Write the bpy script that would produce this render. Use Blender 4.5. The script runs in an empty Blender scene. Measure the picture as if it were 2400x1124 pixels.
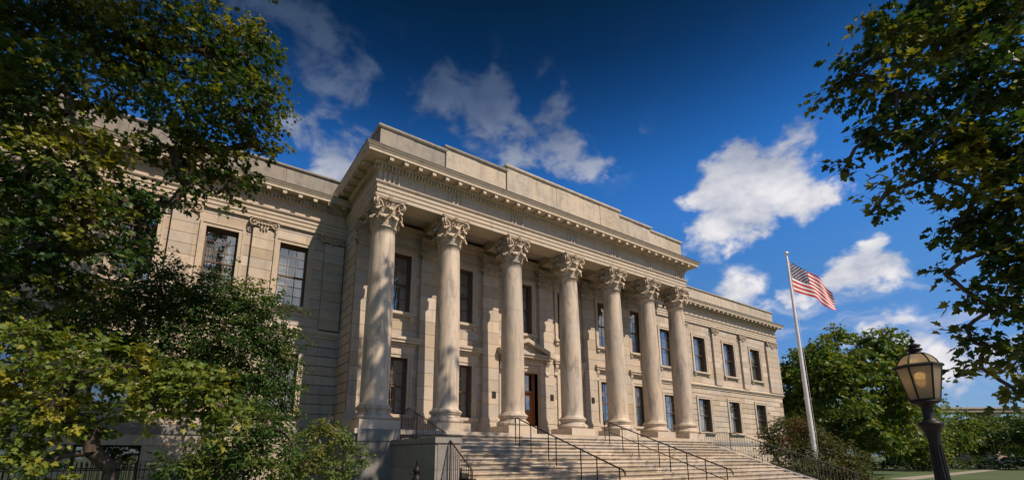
import bpy, math, random
import numpy as np
from mathutils import Vector, Matrix

R = math.radians
random.seed(7)
rng = np.random.default_rng(11)
scene = bpy.context.scene
col = scene.collection

# ------------------------------------------------------------------ camera
CAM = Vector((-6.003, -17.098, 1.769))
cd = bpy.data.cameras.new('camera')
cam = bpy.data.objects.new('camera', cd)
col.objects.link(cam)
cam.location = CAM
cam.rotation_euler = (R(90) + 0.2196, 0, -0.592)
cd.sensor_width = 36.0
cd.lens = 1107.39 / 2400 * 36
cd.shift_x = (1200 - 1164.6) / 2400
cd.shift_y = (818.5 - 562) / 2400
cd.clip_start = 0.05
cd.clip_end = 6000
scene.camera = cam

# ------------------------------------------------------------------ sun, sky, exposure
SUN = Vector((0.38, -1.0, 1.25)).normalized()      # towards the sun
SUN_EL = math.asin(SUN.z)
SUN_AZ = math.atan2(SUN.x, SUN.y)
ld = bpy.data.lights.new('sun', 'SUN')
ld.energy = 5.0
ld.angle = R(0.5)
ld.color = (1.0, 0.825, 0.65)
sun = bpy.data.objects.new('sun', ld)
sun.rotation_euler = (-SUN).to_track_quat('-Z', 'Y').to_euler()
sun.location = (5, -30, 40)
col.objects.link(sun)
scene.view_settings.view_transform = 'Standard'
scene.view_settings.look = 'None'
scene.view_settings.gamma = 1.0
scene.view_settings.use_curve_mapping = False
scene.view_settings.exposure = 0.30
scene.render.engine = 'CYCLES'
scene.cycles.use_denoising = True
scene.cycles.max_bounces = 6
scene.cycles.transparent_max_bounces = 8
scene.cycles.caustics_reflective = False
scene.cycles.caustics_refractive = False


class NT:
    """small helper for building node trees"""
    def __init__(self, tree):
        self.t = tree

    def n(self, typ, ins=None, **props):
        nd = self.t.nodes.new(typ)
        for k, v in props.items():
            setattr(nd, k, v)
        if ins:
            for k, v in ins.items():
                s = nd.inputs[k]
                if isinstance(v, bpy.types.NodeSocket):
                    self.t.links.new(v, s)
                else:
                    s.default_value = v
        return nd

    def math(self, op, a, b=0.0, c=0.0, clamp=False):
        nd = self.n('ShaderNodeMath', {0: a, 1: b, 2: c}, operation=op)
        nd.use_clamp = clamp
        return nd.outputs[0]

    def mix(self, f, a, b, blend='MIX'):
        nd = self.n('ShaderNodeMix', data_type='RGBA', blend_type=blend)
        for s, v in ((nd.inputs[0], f), (nd.inputs[6], a), (nd.inputs[7], b)):
            if isinstance(v, bpy.types.NodeSocket):
                self.t.links.new(v, s)
            else:
                s.default_value = v
        return nd.outputs[2]

    def ramp(self, fac, stops, interp='LINEAR'):
        nd = self.n('ShaderNodeValToRGB', {0: fac})
        cr = nd.color_ramp
        cr.interpolation = interp
        while len(cr.elements) < len(stops):
            cr.elements.new(0.5)
        for e, (p, c) in zip(cr.elements, stops):
            e.position = p
            e.color = c if len(c) == 4 else (*c, 1)
        return nd.outputs[0]

    def smooth(self, v, a, b):
        nd = self.n('ShaderNodeMapRange', {0: v, 1: a, 2: b, 3: 0.0, 4: 1.0}, interpolation_type='SMOOTHSTEP')
        return nd.outputs[0]


def build_world():
    w = bpy.data.worlds.new('World')
    scene.world = w
    w.use_nodes = True
    t = NT(w.node_tree)
    w.node_tree.nodes.clear()
    sky = t.n('ShaderNodeTexSky', sky_type='NISHITA', sun_disc=False)
    sky.sun_elevation = SUN_EL
    sky.sun_rotation = SUN_AZ
    sky.air_density = 1.0
    sky.dust_density = 0.6
    sky.ozone_density = 2.0
    dirn = t.n('ShaderNodeTexCoord').outputs['Generated']
    sep = t.n('ShaderNodeSeparateXYZ', {0: dirn})
    z = t.math('MAXIMUM', sep.outputs[2], 0.0)
    # the deep polarised blue of the upper sky, the same all round
    deep = t.ramp(z, SKY_STOPS)
    blue = t.mix(1.0, t.mix(1.0, sky.outputs[0], (2, 2, 2, 1), 'MULTIPLY'), deep, 'MULTIPLY')
    # clouds: soft lumps at the places where clouds stand, broken up by fractal noise
    wob = t.n('ShaderNodeTexNoise', {'Vector': dirn, 'Scale': 7.0, 'Detail': 4.0, 'Roughness': 0.55}).outputs['Color']
    wv = t.n('ShaderNodeVectorMath', {0: wob, 1: (0.5, 0.5, 0.5)}, operation='SUBTRACT').outputs[0]
    wv = t.n('ShaderNodeVectorMath', {0: wv, 'Scale': 0.14}, operation='SCALE').outputs[0]
    dv = t.n('ShaderNodeVectorMath', {0: dirn, 1: wv}, operation='ADD').outputs[0]
    dvs = t.n('ShaderNodeVectorMath', {0: dv, 1: (1.0, 1.0, 1.5)}, operation='MULTIPLY').outputs[0]
    mask = None
    for (x, y, zz, r, amp) in CLOUDS:
        L = math.sqrt(x * x + y * y + zz * zz)
        c0 = Vector((x / L, y / L, zz / L))
        dt = t.n('ShaderNodeVectorMath', {0: dvs, 1: (c0.x, c0.y, c0.z * 1.5)}, operation='DISTANCE').outputs['Value']
        m = t.n('ShaderNodeMapRange', {0: dt, 1: r, 2: 0.0, 3: 0.0, 4: amp}).outputs[0]
        mask = m if mask is None else t.math('SMOOTH_MAX', mask, m, 0.12)
    st = t.n('ShaderNodeVectorMath', {0: dirn, 1: (1.0, 1.0, 1.5)}, operation='MULTIPLY').outputs[0]
    # scattered cloud out of view, its cover raised to add ambient fill
    sep2 = t.n('ShaderNodeVectorMath', {0: dirn, 1: (0.59, 0.72, 0.36)}, operation='DOT_PRODUCT').outputs['Value']
    far = t.n('ShaderNodeTexNoise', {'Vector': st, 'Scale': 2.6, 'Detail': 2.0}).outputs[0]
    far = t.n('ShaderNodeMapRange', {0: far, 1: 0.44, 2: 0.66, 3: 0.0, 4: 1.1}).outputs[0]
    far = t.math('MULTIPLY', far, t.smooth(sep2, 0.45, 0.2))
    mask = t.math('MAXIMUM', mask, far)
    fine = t.n('ShaderNodeTexNoise', {'Vector': st, 'Scale': 11.0, 'Detail': 10.0, 'Roughness': 0.55, 'Distortion': 0.25}).outputs[0]
    d = t.math('ADD', t.math('MULTIPLY', t.math('SUBTRACT', fine, 0.5), 2.1), mask)
    dens = t.smooth(d, 0.14, 0.56)
    dens = t.math('MULTIPLY', dens, t.smooth(mask, 0.06, 0.26))
    # thin streaks low in the sky
    sv = t.n('ShaderNodeVectorMath', {0: dv, 1: (1.0, 1.0, 7.0)}, operation='MULTIPLY').outputs[0]
    sn = t.n('ShaderNodeTexNoise', {'Vector': sv, 'Scale': 3.4, 'Detail': 7.0, 'Roughness': 0.55}).outputs[0]
    stk = t.math('MULTIPLY', t.smooth(sn, 0.50, 0.72), t.math('MULTIPLY', t.smooth(sep.outputs[2], 0.04, 0.12), t.smooth(sep.outputs[2], 0.34, 0.2)))
    dens = t.math('MAXIMUM', dens, t.math('MULTIPLY', stk, 0.6))
    # thick parts are greyer underneath, edges towards the sun are bright
    off = t.n('ShaderNodeVectorMath', {0: st, 1: (0.01, -0.02, 0.055)}, operation='ADD').outputs[0]
    fine2 = t.n('ShaderNodeTexNoise', {'Vector': off, 'Scale': 11.0, 'Detail': 5.0, 'Roughness': 0.55, 'Distortion': 0.25}).outputs[0]
    lit = t.math('ADD', t.math('MULTIPLY', t.math('SUBTRACT', fine, fine2), 2.2), 0.66, clamp=True)
    cl = t.mix(lit, CLOUD_DARK, CLOUD_LIT)
    cdeep = t.ramp(z, CLOUD_STOPS)
    cl = t.mix(1.0, cl, cdeep, 'MULTIPLY')
    out = t.mix(t.math('MULTIPLY', dens, 0.95), blue, cl)
    bg = t.n('ShaderNodeBackground', {'Color': out, 'Strength': SKY_STRENGTH})
    o = t.n('ShaderNodeOutputWorld')
    w.node_tree.links.new(bg.outputs[0], o.inputs[0])


SKY_STRENGTH = 0.081
SKY_STOPS = [(p_, (a_ / 2, b_ / 2, c_ / 2)) for p_, a_, b_, c_ in (
    (0.0, .52, .68, 1.05), (0.146, .51, .76, 1.18), (0.32, .44, .92, 1.36), (0.45, .34, .96, 1.66), (0.52, .22, .83, 1.50),
    (0.58, .134, .58, 1.10), (0.635, .074, .354, .68), (0.69, .039, .20, .38), (0.75, .022, .13, .21))]
CLOUD_STOPS = [(0.0, (1, 1, 1)), (0.45, (1, 1, 1)), (0.54, (0.42, 0.48, 0.60)), (0.61, (0.17, 0.23, 0.36)), (0.65, (0.085, 0.135, 0.25)), (0.74, (0.02, 0.05, 0.10))]
CLOUD_DARK = (3.4, 3.9, 5.2, 1)
CLOUD_LIT = (9.0, 8.7, 8.7, 1)
CLOUDS = [  # direction, radius, weight
    (0.338, 0.663, 0.668, 0.13, 0.55), (0.408, 0.641, 0.650, 0.15, 0.62), (0.485, 0.626, 0.610, 0.15, 0.60),
    (0.545, 0.605, 0.580, 0.12, 0.55), (0.622, 0.539, 0.567, 0.08, 0.42),
    (0.797, 0.368, 0.475, 0.125, 1.25), (0.838, 0.320, 0.440, 0.075, 0.95), (0.795, 0.435, 0.420, 0.11, 1.2), (0.755, 0.425, 0.455, 0.09, 0.95),
    (0.825, 0.392, 0.405, 0.06, 0.9),
    (0.800, 0.306, 0.516, 0.07, 0.5), (0.909, 0.290, 0.298, 0.085, 0.95), (0.880, 0.350, 0.285, 0.06, 0.8), (0.925, 0.250, 0.310, 0.07, 0.8),
    (0.842, 0.453, 0.294, 0.11, 0.55), (0.944, 0.243, 0.221, 0.05, 0.42), (0.956, 0.231, 0.181, 0.06, 0.45), (0.93, 0.28, 0.19, 0.05, 0.45),
    (0.973, 0.193, 0.129, 0.09, 0.45), (0.137, 0.739, 0.659, 0.18, 0.45), (0.169, 0.826, 0.538, 0.17, 0.55), (0.06, 0.70, 0.70, 0.16, 0.45),
    (0.22, 0.70, 0.67, 0.10, 0.4)]
build_world()

# ------------------------------------------------------------------ materials
MATS = {}


def new_mat(name):
    m = bpy.data.materials.new(name)
    m.use_nodes = True
    m.node_tree.nodes.clear()
    t = NT(m.node_tree)
    t.out = t.n('ShaderNodeOutputMaterial')
    MATS[name] = m
    return m, t


def principled(t, **kw):
    b = t.n('ShaderNodeBsdfPrincipled')
    for k, v in kw.items():
        s = b.inputs[k.replace('_', ' ')]
        if isinstance(v, bpy.types.NodeSocket):
            t.t.links.new(v, s)
        else:
            s.default_value = v
    return b


def finish(t, b):
    t.t.links.new(b.outputs[0], t.out.inputs[0])


def stone(name, base, dark, warm, grime=0.35, streak=0.0, vein=0.0, rough=0.85, tint=0.16, bump=0.25):
    m, t = new_mat(name)
    pos = t.n('ShaderNodeNewGeometry').outputs['Position']
    big = t.n('ShaderNodeTexNoise', {'Vector': pos, 'Scale': 0.55, 'Detail': 5.0, 'Roughness': 0.6}).outputs[0]
    mid = t.n('ShaderNodeTexNoise', {'Vector': pos, 'Scale': 3.2, 'Detail': 6.0, 'Roughness': 0.65}).outputs[0]
    fine = t.n('ShaderNodeTexNoise', {'Vector': pos, 'Scale': 38.0, 'Detail': 4.0, 'Roughness': 0.7}).outputs[0]
    c = t.mix(t.smooth(big, 0.35, 0.68), (*base, 1), (*warm, 1))
    rnd = t.n('ShaderNodeObjectInfo').outputs['Random']
    at = t.n('ShaderNodeAttribute', attribute_name='tint').outputs['Fac']
    tv = t.math('FRACT', t.math('ADD', rnd, at))
    tone = t.math('ADD', t.math('MULTIPLY', tv, tint), 1.0 - tint * 0.5)
    cc = t.n('ShaderNodeCombineColor', {0: tone, 1: t.math('POWER', tone, 1.1), 2: t.math('POWER', tone, 1.35)}).outputs[0]
    c = t.mix(1.0, c, cc, 'MULTIPLY')
    tv2 = t.math('FRACT', t.math('MULTIPLY', tv, 7.31))
    c = t.mix(t.math('MULTIPLY', t.smooth(tv2, 0.35, 1.0), min(.6, tint * 1.7)), c, (base[0] * .80, base[0] * .755, base[0] * .70, 1))
    g = t.smooth(t.math('ADD', t.math('MULTIPLY', mid, 0.7), t.math('MULTIPLY', fine, 0.3)), 0.44, 0.72)
    c = t.mix(t.math('MULTIPLY', g, grime), c, (*dark, 1))
    if streak:
        sv = t.n('ShaderNodeVectorMath', {0: pos, 1: (2.2, 2.2, 0.16)}, operation='MULTIPLY').outputs[0]
        sn = t.n('ShaderNodeTexNoise', {'Vector': sv, 'Scale': 2.0, 'Detail': 6.0, 'Roughness': 0.62}).outputs[0]
        c = t.mix(t.math('MULTIPLY', t.smooth(sn, 0.5, 0.75), streak), c, (*dark, 1))
    if vein:
        vv = t.n('ShaderNodeVectorMath', {0: pos, 1: (2.6, 2.6, 0.42)}, operation='MULTIPLY').outputs[0]
        sh = t.n('ShaderNodeVectorMath', {0: vv, 1: t.n('ShaderNodeCombineXYZ', {0: t.math('MULTIPLY', rnd, 40.0)}).outputs[0]}, operation='ADD').outputs[0]
        vn = t.n('ShaderNodeTexNoise', {'Vector': sh, 'Scale': 1.3, 'Detail': 7.0, 'Roughness': 0.6, 'Distortion': 0.9}).outputs[0]
        c = t.mix(t.math('MULTIPLY', t.smooth(vn, 0.47, 0.66), vein), c, (*dark, 1))
        c = t.mix(t.math('MULTIPLY', t.smooth(vn, 0.42, 0.30), vein * 0.5), c, (*warm, 1))
    h = t.math('ADD', t.math('MULTIPLY', mid, 0.6), t.math('MULTIPLY', fine, 0.4))
    bp = t.n('ShaderNodeBump', {'Strength': bump, 'Distance': 0.02, 'Height': h}).outputs[0]
    finish(t, principled(t, Base_Color=c, Roughness=rough, Normal=bp))
    return m


STONE = stone('limestone', (0.435, 0.38, 0.315), (0.22, 0.19, 0.16), (0.48, 0.385, 0.285), grime=0.36, streak=0.42, tint=0.34)
STONE_TRIM = stone('limestone_trim', (0.465, 0.40, 0.32), (0.20, 0.175, 0.15), (0.49, 0.41, 0.315), grime=0.36, streak=0.45, tint=0.12)
STONE_JOINT = stone('joint_mortar', (0.15, 0.12, 0.095), (0.09, 0.075, 0.06), (0.17, 0.135, 0.10), grime=0.3)
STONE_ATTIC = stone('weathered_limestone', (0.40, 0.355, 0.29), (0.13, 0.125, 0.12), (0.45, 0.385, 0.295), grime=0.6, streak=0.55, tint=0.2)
STONE_GREY = stone('grey_stained_shaded_limestone', (0.24, 0.225, 0.20), (0.085, 0.085, 0.085), (0.29, 0.26, 0.215), grime=0.6, streak=0.6, tint=0.2)  # weathered grey, with the left side's shade put into the colour too
STONE_STEP = stone('step_stone', (0.43, 0.37, 0.29), (0.13, 0.115, 0.10), (0.47, 0.39, 0.295), grime=0.9, streak=0.5, tint=0.46)
STONE_COL = stone('column_stone', (0.445, 0.385, 0.315), (0.19, 0.17, 0.15), (0.51, 0.415, 0.31), grime=0.28, vein=0.75, rough=0.6, tint=0.12, bump=0.10)
STONE_CAP = stone('carved_stone', (0.43, 0.365, 0.29), (0.13, 0.11, 0.09), (0.50, 0.41, 0.30), grime=0.55, tint=0.06, bump=0.5)
GRANITE = stone('grey_granite', (0.20, 0.195, 0.19), (0.09, 0.09, 0.09), (0.25, 0.23, 0.21), grime=0.5, streak=0.3)


def simple(name, colr, rough=0.5, metal=0.0, noise=0.25, nscale=8.0, spec=0.5, stretch=(1, 1, 1), bump=0.0):
    m, t = new_mat(name)
    pos = t.n('ShaderNodeNewGeometry').outputs['Position']
    pos = t.n('ShaderNodeVectorMath', {0: pos, 1: stretch}, operation='MULTIPLY').outputs[0]
    nz = t.n('ShaderNodeTexNoise', {'Vector': pos, 'Scale': nscale, 'Detail': 5.0, 'Roughness': 0.6}).outputs[0]
    c = t.mix(t.smooth(nz, 0.35, 0.7), (*colr, 1), (*[x * (1 - noise) for x in colr], 1))
    b = principled(t, Base_Color=c, Roughness=rough, Metallic=metal)
    b.inputs['Specular IOR Level'].default_value = spec
    if bump:
        t.t.links.new(t.n('ShaderNodeBump', {'Strength': bump, 'Distance': 0.02, 'Height': nz}).outputs[0], b.inputs['Normal'])
    finish(t, b)
    return m


WOOD = simple('brown_window_wood', (0.13, 0.068, 0.036), 0.5, noise=0.4, stretch=(8, 8, 1))
DOORWOOD = simple('varnished_door_wood', (0.42, 0.15, 0.05), 0.35, noise=0.5, stretch=(10, 10, 0.8), nscale=4)
IRON = simple('black_iron', (0.010, 0.010, 0.011), 0.5, 0.0, noise=0.3, nscale=20, spec=.25)
IRON_BROWN = simple('dark_bronze_iron', (0.035, 0.026, 0.02), 0.45, 0.4, noise=0.3, nscale=20)
IRON_GREEN = simple('grey_green_iron', (0.085, 0.095, 0.085), 0.5, 0.2, noise=0.3, nscale=20)
STEEL = simple('brushed_pole', (0.74, 0.72, 0.70), 0.34, 0.35, noise=0.12, nscale=6, stretch=(1, 1, .3))
DARKROOM = simple('dark_room', (0.012, 0.013, 0.017), 0.9, noise=0.3)
CURTAIN = simple('pale_curtain', (0.74, 0.73, 0.70), 0.95, noise=0.45, nscale=9, stretch=(2.2, 2.2, 0.06))
BLIND = simple('linen_blind', (0.58, 0.55, 0.47), 0.9, noise=0.12, nscale=3)
COPPER = simple('dark_roof_edge', (0.075, 0.062, 0.052), 0.55, 0.3, noise=0.35, nscale=5)
BARK = simple('bark', (0.085, 0.062, 0.045), 0.95, noise=0.6, nscale=6, stretch=(2, 2, .5), bump=0.6)
BARK_PALE = simple('pale_stem', (0.26, 0.20, 0.13), 0.9, noise=0.4, nscale=6)
CONCRETE = simple('tan_concrete', (0.40, 0.33, 0.25), 0.85, noise=0.2, nscale=1.2)
BRICK = simple('brown_brick', (0.26, 0.17, 0.12), 0.9, noise=0.3, nscale=1.5)
PALEWALL = simple('pale_render', (0.50, 0.47, 0.43), 0.9, noise=0.15, nscale=1.0)
PAVING = simple('path_paving', (0.27, 0.24, 0.205), 0.9, noise=0.25, nscale=2.0)
ASPHALT = simple('asphalt', (0.055, 0.055, 0.058), 0.9, noise=0.3, nscale=3.0)
CARPAINT = simple('silver_car_paint', (0.45, 0.46, 0.47), 0.3, 0.4, noise=0.05)
CARPAINT2 = simple('red_car_paint', (0.30, 0.03, 0.03), 0.3, 0.1, noise=0.05)
RUBBER = simple('tyre_rubber', (0.02, 0.02, 0.02), 0.8)
FLAG_RED = simple('flag_red', (0.48, 0.004, 0.014), 0.75, noise=0.12)
FLAG_WHITE = simple('flag_white', (0.74, 0.70, 0.70), 0.75, noise=0.08)
FLAG_BLUE = simple('flag_blue', (0.006, 0.012, 0.085), 0.75, noise=0.12)


def glass_mat():
    m, t = new_mat('window_glass')
    pos = t.n('ShaderNodeNewGeometry').outputs['Position']
    nz = t.n('ShaderNodeTexNoise', {'Vector': pos, 'Scale': 1.4, 'Detail': 1.0}).outputs[0]
    bp = t.n('ShaderNodeBump', {'Strength': 0.08, 'Distance': 0.05, 'Height': nz}).outputs[0]
    gl = t.n('ShaderNodeBsdfGlossy', {'Color': (0.92, 0.92, 0.90, 1), 'Roughness': 0.02, 'Normal': bp})
    tr = t.n('ShaderNodeBsdfTransparent', {'Color': (0.84, 0.87, 0.89, 1)})
    fc_ = t.n('ShaderNodeLayerWeight', {'Blend': 0.5}).outputs['Facing']
    fac = t.math('ADD', t.math('MULTIPLY', t.math('POWER', fc_, 3.0), 0.6), 0.19, clamp=True)
    mx = t.n('ShaderNodeMixShader', {0: fac, 1: tr.outputs[0], 2: gl.outputs[0]})
    finish(t, mx)
    return m


GLASS = glass_mat()


def frosted():
    m, t = new_mat('frosted_lamp_glass')
    pos = t.n('ShaderNodeNewGeometry').outputs['Position']
    nz = t.n('ShaderNodeTexNoise', {'Vector': pos, 'Scale': 14.0, 'Detail': 4.0}).outputs[0]
    c = t.mix(nz, (0.37, 0.35, 0.305, 1), (0.27, 0.255, 0.22, 1))
    tl = t.n('ShaderNodeBsdfTranslucent', {'Color': c})
    tp = t.n('ShaderNodeBsdfRefraction', {'Color': (0.62, 0.56, 0.45, 1), 'Roughness': 0.42, 'IOR': 1.02})
    df = t.n('ShaderNodeBsdfDiffuse', {'Color': c})
    a = t.n('ShaderNodeMixShader', {0: 0.30, 1: tl.outputs[0], 2: tp.outputs[0]})
    b = t.n('ShaderNodeMixShader', {0: 0.30, 1: a.outputs[0], 2: df.outputs[0]})
    gl = t.n('ShaderNodeBsdfGlossy', {'Color': (1, 1, 1, 1), 'Roughness': 0.15})
    cfin = t.n('ShaderNodeMixShader', {0: 0.05, 1: b.outputs[0], 2: gl.outputs[0]})
    finish(t, cfin)
    return m


FROST = frosted()
m, t = new_mat('lamp_bulb')
finish(t, t.n('ShaderNodeEmission', {'Color': (1, 0.62, 0.24, 1), 'Strength': 7.0}))
BULB = m


def leaf_mat(name, a, b, c, trans=0.35):
    """three leaf colours mixed leaf by leaf"""
    m, t = new_mat(name)
    at = t.n('ShaderNodeAttribute', attribute_name='tint').outputs['Fac']
    rnd = t.n('ShaderNodeObjectInfo').outputs['Random']
    v = t.math('FRACT', t.math('ADD', at, rnd))
    cc = t.ramp(v, [(0.0, a), (0.5, b), (0.86, b), (1.0, c)])
    pos = t.n('ShaderNodeNewGeometry').outputs['Position']
    cl = t.n('ShaderNodeTexNoise', {'Vector': pos, 'Scale': 0.9, 'Detail': 2.0}).outputs[0]
    cc = t.mix(t.smooth(cl, 0.51, 0.64), cc, (*c, 1))
    pr = principled(t, Base_Color=cc, Roughness=0.5)
    pr.inputs['Specular IOR Level'].default_value = 0.3
    br = t.mix(1.0, cc, (1.5, 1.35, 0.55, 1), 'MULTIPLY')
    tl = t.n('ShaderNodeBsdfTranslucent', {'Color': br})
    mx = t.n('ShaderNodeMixShader', {0: trans, 1: pr.outputs[0], 2: tl.outputs[0]})
    finish(t, mx)
    return m


LEAF_DARK = leaf_mat('leaves_dark_green', (0.015, 0.043, 0.012), (0.032, 0.074, 0.016), (0.17, 0.185, 0.022))  # third colour paints sunlit yellow-green clumps into the foliage
LEAF_MID = leaf_mat('leaves_mid_green', (0.025, 0.066, 0.015), (0.045, 0.098, 0.019), (0.095, 0.130, 0.022))
LEAF_PARK = leaf_mat('leaves_park_green', (0.048, 0.105, 0.018), (0.085, 0.150, 0.022), (0.17, 0.20, 0.028), trans=.35)
LEAF_YEL = leaf_mat('leaves_yellow_green', (0.060, 0.110, 0.019), (0.115, 0.160, 0.023), (0.27, 0.25, 0.030))
LEAF_BRI = leaf_mat('leaves_bright_green', (0.055, 0.105, 0.022), (0.095, 0.150, 0.030), (0.15, 0.17, 0.035))
LEAF_RED = leaf_mat('leaves_russet', (0.034, 0.066, 0.017), (0.060, 0.075, 0.020), (0.11, 0.070, 0.026))
LEAF_HEDGE = leaf_mat('leaves_shrub', (0.030, 0.055, 0.014), (0.065, 0.085, 0.020), (0.11, 0.085, 0.025))


def grass_mat():
    m, t = new_mat('lawn_grass')
    pos = t.n('ShaderNodeNewGeometry').outputs['Position']
    a = t.n('ShaderNodeTexNoise', {'Vector': pos, 'Scale': 0.25, 'Detail': 5.0}).outputs[0]
    b = t.n('ShaderNodeTexNoise', {'Vector': pos, 'Scale': 9.0, 'Detail': 4.0}).outputs[0]
    c = t.mix(t.smooth(a, 0.35, 0.7), (0.035, 0.070, 0.012, 1), (0.070, 0.098, 0.018, 1))
    c = t.mix(t.math('MULTIPLY', b, 0.6), c, (0.035, 0.06, 0.015, 1))
    bp = t.n('ShaderNodeBump', {'Strength': 0.6, 'Distance': 0.05, 'Height': b}).outputs[0]
    finish(t, principled(t, Base_Color=c, Roughness=0.9, Normal=bp))
    return m


GRASS = grass_mat()

# ------------------------------------------------------------------ object helpers
WORLD = {}


def tag(o, label=None, cat=None, group=None, kind=None):
    if label:
        o['label'] = label
    if cat:
        o['category'] = cat
    if group:
        o['group'] = group
    if kind:
        o['kind'] = kind
    return o


def link(o, parent=None, M=None):
    """world matrix M (identity by default); parent's own world matrix is tracked"""
    col.objects.link(o)
    M = M or Matrix.Identity(4)
    if parent is not None:
        o.parent = parent
        o.matrix_parent_inverse = Matrix.Identity(4)
        o.matrix_basis = WORLD[parent].inverted() @ M
    else:
        o.matrix_basis = M
    WORLD[o] = M
    return o


def empty(name, loc, label, cat, group=None):
    o = bpy.data.objects.new(name, None)
    o.empty_display_size = 0.2
    link(o, None, Matrix.Translation(loc))
    return tag(o, label, cat, group)


def instance(src, name, parent, M):
    o = bpy.data.objects.new(name, src)
    return link(o, parent, M)


class MB:
    def __init__(self):
        self.v, self.f, self.mi, self.sm = [], [], [], []

    def add(self, verts, faces, mi=0, smooth=False):
        b = len(self.v)
        self.v += [tuple(p) for p in verts]
        for f in faces:
            self.f.append(tuple(i + b for i in f))
            self.mi.append(mi)
            self.sm.append(smooth)
        return self

    def box(self, x0, x1, y0, y1, z0, z1, mi=0):
        v = [(x0, y0, z0), (x1, y0, z0), (x1, y1, z0), (x0, y1, z0), (x0, y0, z1), (x1, y0, z1), (x1, y1, z1), (x0, y1, z1)]
        f = [(0, 3, 2, 1), (4, 5, 6, 7), (0, 1, 5, 4), (1, 2, 6, 5), (2, 3, 7, 6), (3, 0, 4, 7)]
        return self.add(v, f, mi)

    def lathe(self, prof, seg=32, c=(0, 0, 0), smooth=True, mi=0, a0=0.0, cap=True):
        vs, fs = [], []
        n = len(prof)
        for k in range(seg):
            a = a0 + 2 * math.pi * k / seg
            ca, sa = math.cos(a), math.sin(a)
            for (r, z) in prof:
                vs.append((c[0] + r * ca, c[1] + r * sa, c[2] + z))
        for k in range(seg):
            k2 = (k + 1) % seg
            for i in range(n - 1):
                fs.append((k * n + i, k2 * n + i, k2 * n + i + 1, k * n + i + 1))
        self.add(vs, fs, mi, smooth)
        if cap:
            self.add([vs[k * n] for k in range(seg)][::-1], [tuple(range(seg))], mi)
            self.add([vs[k * n + n - 1] for k in range(seg)], [tuple(range(seg))], mi)
        return self

    def tube(self, pts, rad, seg=8, smooth=True, mi=0, cap=True):
        pts = [Vector(p) for p in pts]
        n = len(pts)
        rads = rad if isinstance(rad, (list, tuple)) else [rad] * n
        vs, fs = [], []
        tan = [(pts[min(i + 1, n - 1)] - pts[max(i - 1, 0)]).normalized() for i in range(n)]
        up = Vector((0, 0, 1)) if abs(tan[0].z) < 0.9 else Vector((1, 0, 0))
        u = tan[0].cross(up).normalized()
        for i in range(n):
            u = (u - tan[i] * u.dot(tan[i])).normalized()
            w = tan[i].cross(u)
            for k in range(seg):
                a = 2 * math.pi * k / seg
                vs.append(pts[i] + (u * math.cos(a) + w * math.sin(a)) * rads[i])
        for i in range(n - 1):
            for k in range(seg):
                k2 = (k + 1) % seg
                fs.append((i * seg + k, i * seg + k2, (i + 1) * seg + k2, (i + 1) * seg + k))
        self.add(vs, fs, mi, smooth)
        if cap:
            self.add(vs[:seg][::-1], [tuple(range(seg))], mi)
            self.add(vs[-seg:], [tuple(range(seg))], mi)
        return self

    def prism(self, pts, axis, a, b, mi=0):
        """polygon pts (2D) extruded along axis from a to b"""
        def mk(p, q, h):
            return {'x': (h, p, q), 'y': (p, h, q), 'z': (p, q, h)}[axis]
        n = len(pts)
        v = [mk(p, q, a) for p, q in pts] + [mk(p, q, b) for p, q in pts]
        f = [tuple(range(n)), tuple(range(2 * n - 1, n - 1, -1))]
        f += [(i, n + i, n + (i + 1) % n, (i + 1) % n) for i in range(n)]
        return self.add(v, f, mi)

    def grid(self, P, nu, nv, smooth=True, mi=0):
        vs = [P(i / nu, j / nv) for j in range(nv + 1) for i in range(nu + 1)]
        fs = [(j * (nu + 1) + i, j * (nu + 1) + i + 1, (j + 1) * (nu + 1) + i + 1, (j + 1) * (nu + 1) + i) for j in range(nv) for i in range(nu)]
        return self.add(vs, fs, mi, smooth)

    def mesh(self, name, mats):
        me = bpy.data.meshes.new(name)
        me.from_pydata(self.v, [], self.f)
        for m_ in (mats if isinstance(mats, (list, tuple)) else [mats]):
            me.materials.append(m_)
        me.polygons.foreach_set('material_index', self.mi)
        me.polygons.foreach_set('use_smooth', self.sm)
        me.update()
        return me

    def obj(self, name, mats, parent=None, M=None, recalc=False):
        me = self.mesh(name, mats)
        if recalc:
            import bmesh
            bm = bmesh.new()
            bm.from_mesh(me)
            bmesh.ops.recalc_face_normals(bm, faces=bm.faces)
            bm.to_mesh(me)
            bm.free()
        o = bpy.data.objects.new(name, me)
        return link(o, parent, M)


def sweep(mb, path, prof, closed_back=True):
    """profile [(outward, z)] swept along an open XY path; outward is to the right of travel"""
    pts = [Vector((p[0], p[1])) for p in path]
    n = len(pts)
    rows = []
    for i in range(n):
        d0 = (pts[i] - pts[i - 1]).normalized() if i > 0 else None
        d1 = (pts[i + 1] - pts[i]).normalized() if i < n - 1 else None
        if d0 is None:
            nrm = Vector((d1.y, -d1.x))
            k = 1.0
        elif d1 is None:
            nrm = Vector((d0.y, -d0.x))
            k = 1.0
        else:
            n0, n1 = Vector((d0.y, -d0.x)), Vector((d1.y, -d1.x))
            nrm = (n0 + n1).normalized()
            k = 1.0 / max(0.2, nrm.dot(n0))
        rows.append([(pts[i].x + nrm.x * o * k, pts[i].y + nrm.y * o * k, z) for o, z in prof])
    m_ = len(prof)
    vs = [p for r in rows for p in r]
    fs = []
    for i in range(n - 1):
        for j in range(m_ - 1):
            fs.append((i * m_ + j, (i + 1) * m_ + j, (i + 1) * m_ + j + 1, i * m_ + j + 1))
    mb.add(vs, fs)
    mb.add(rows[0], [tuple(range(m_))])
    mb.add(rows[-1], [tuple(range(m_))[::-1]])
    return mb

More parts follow.
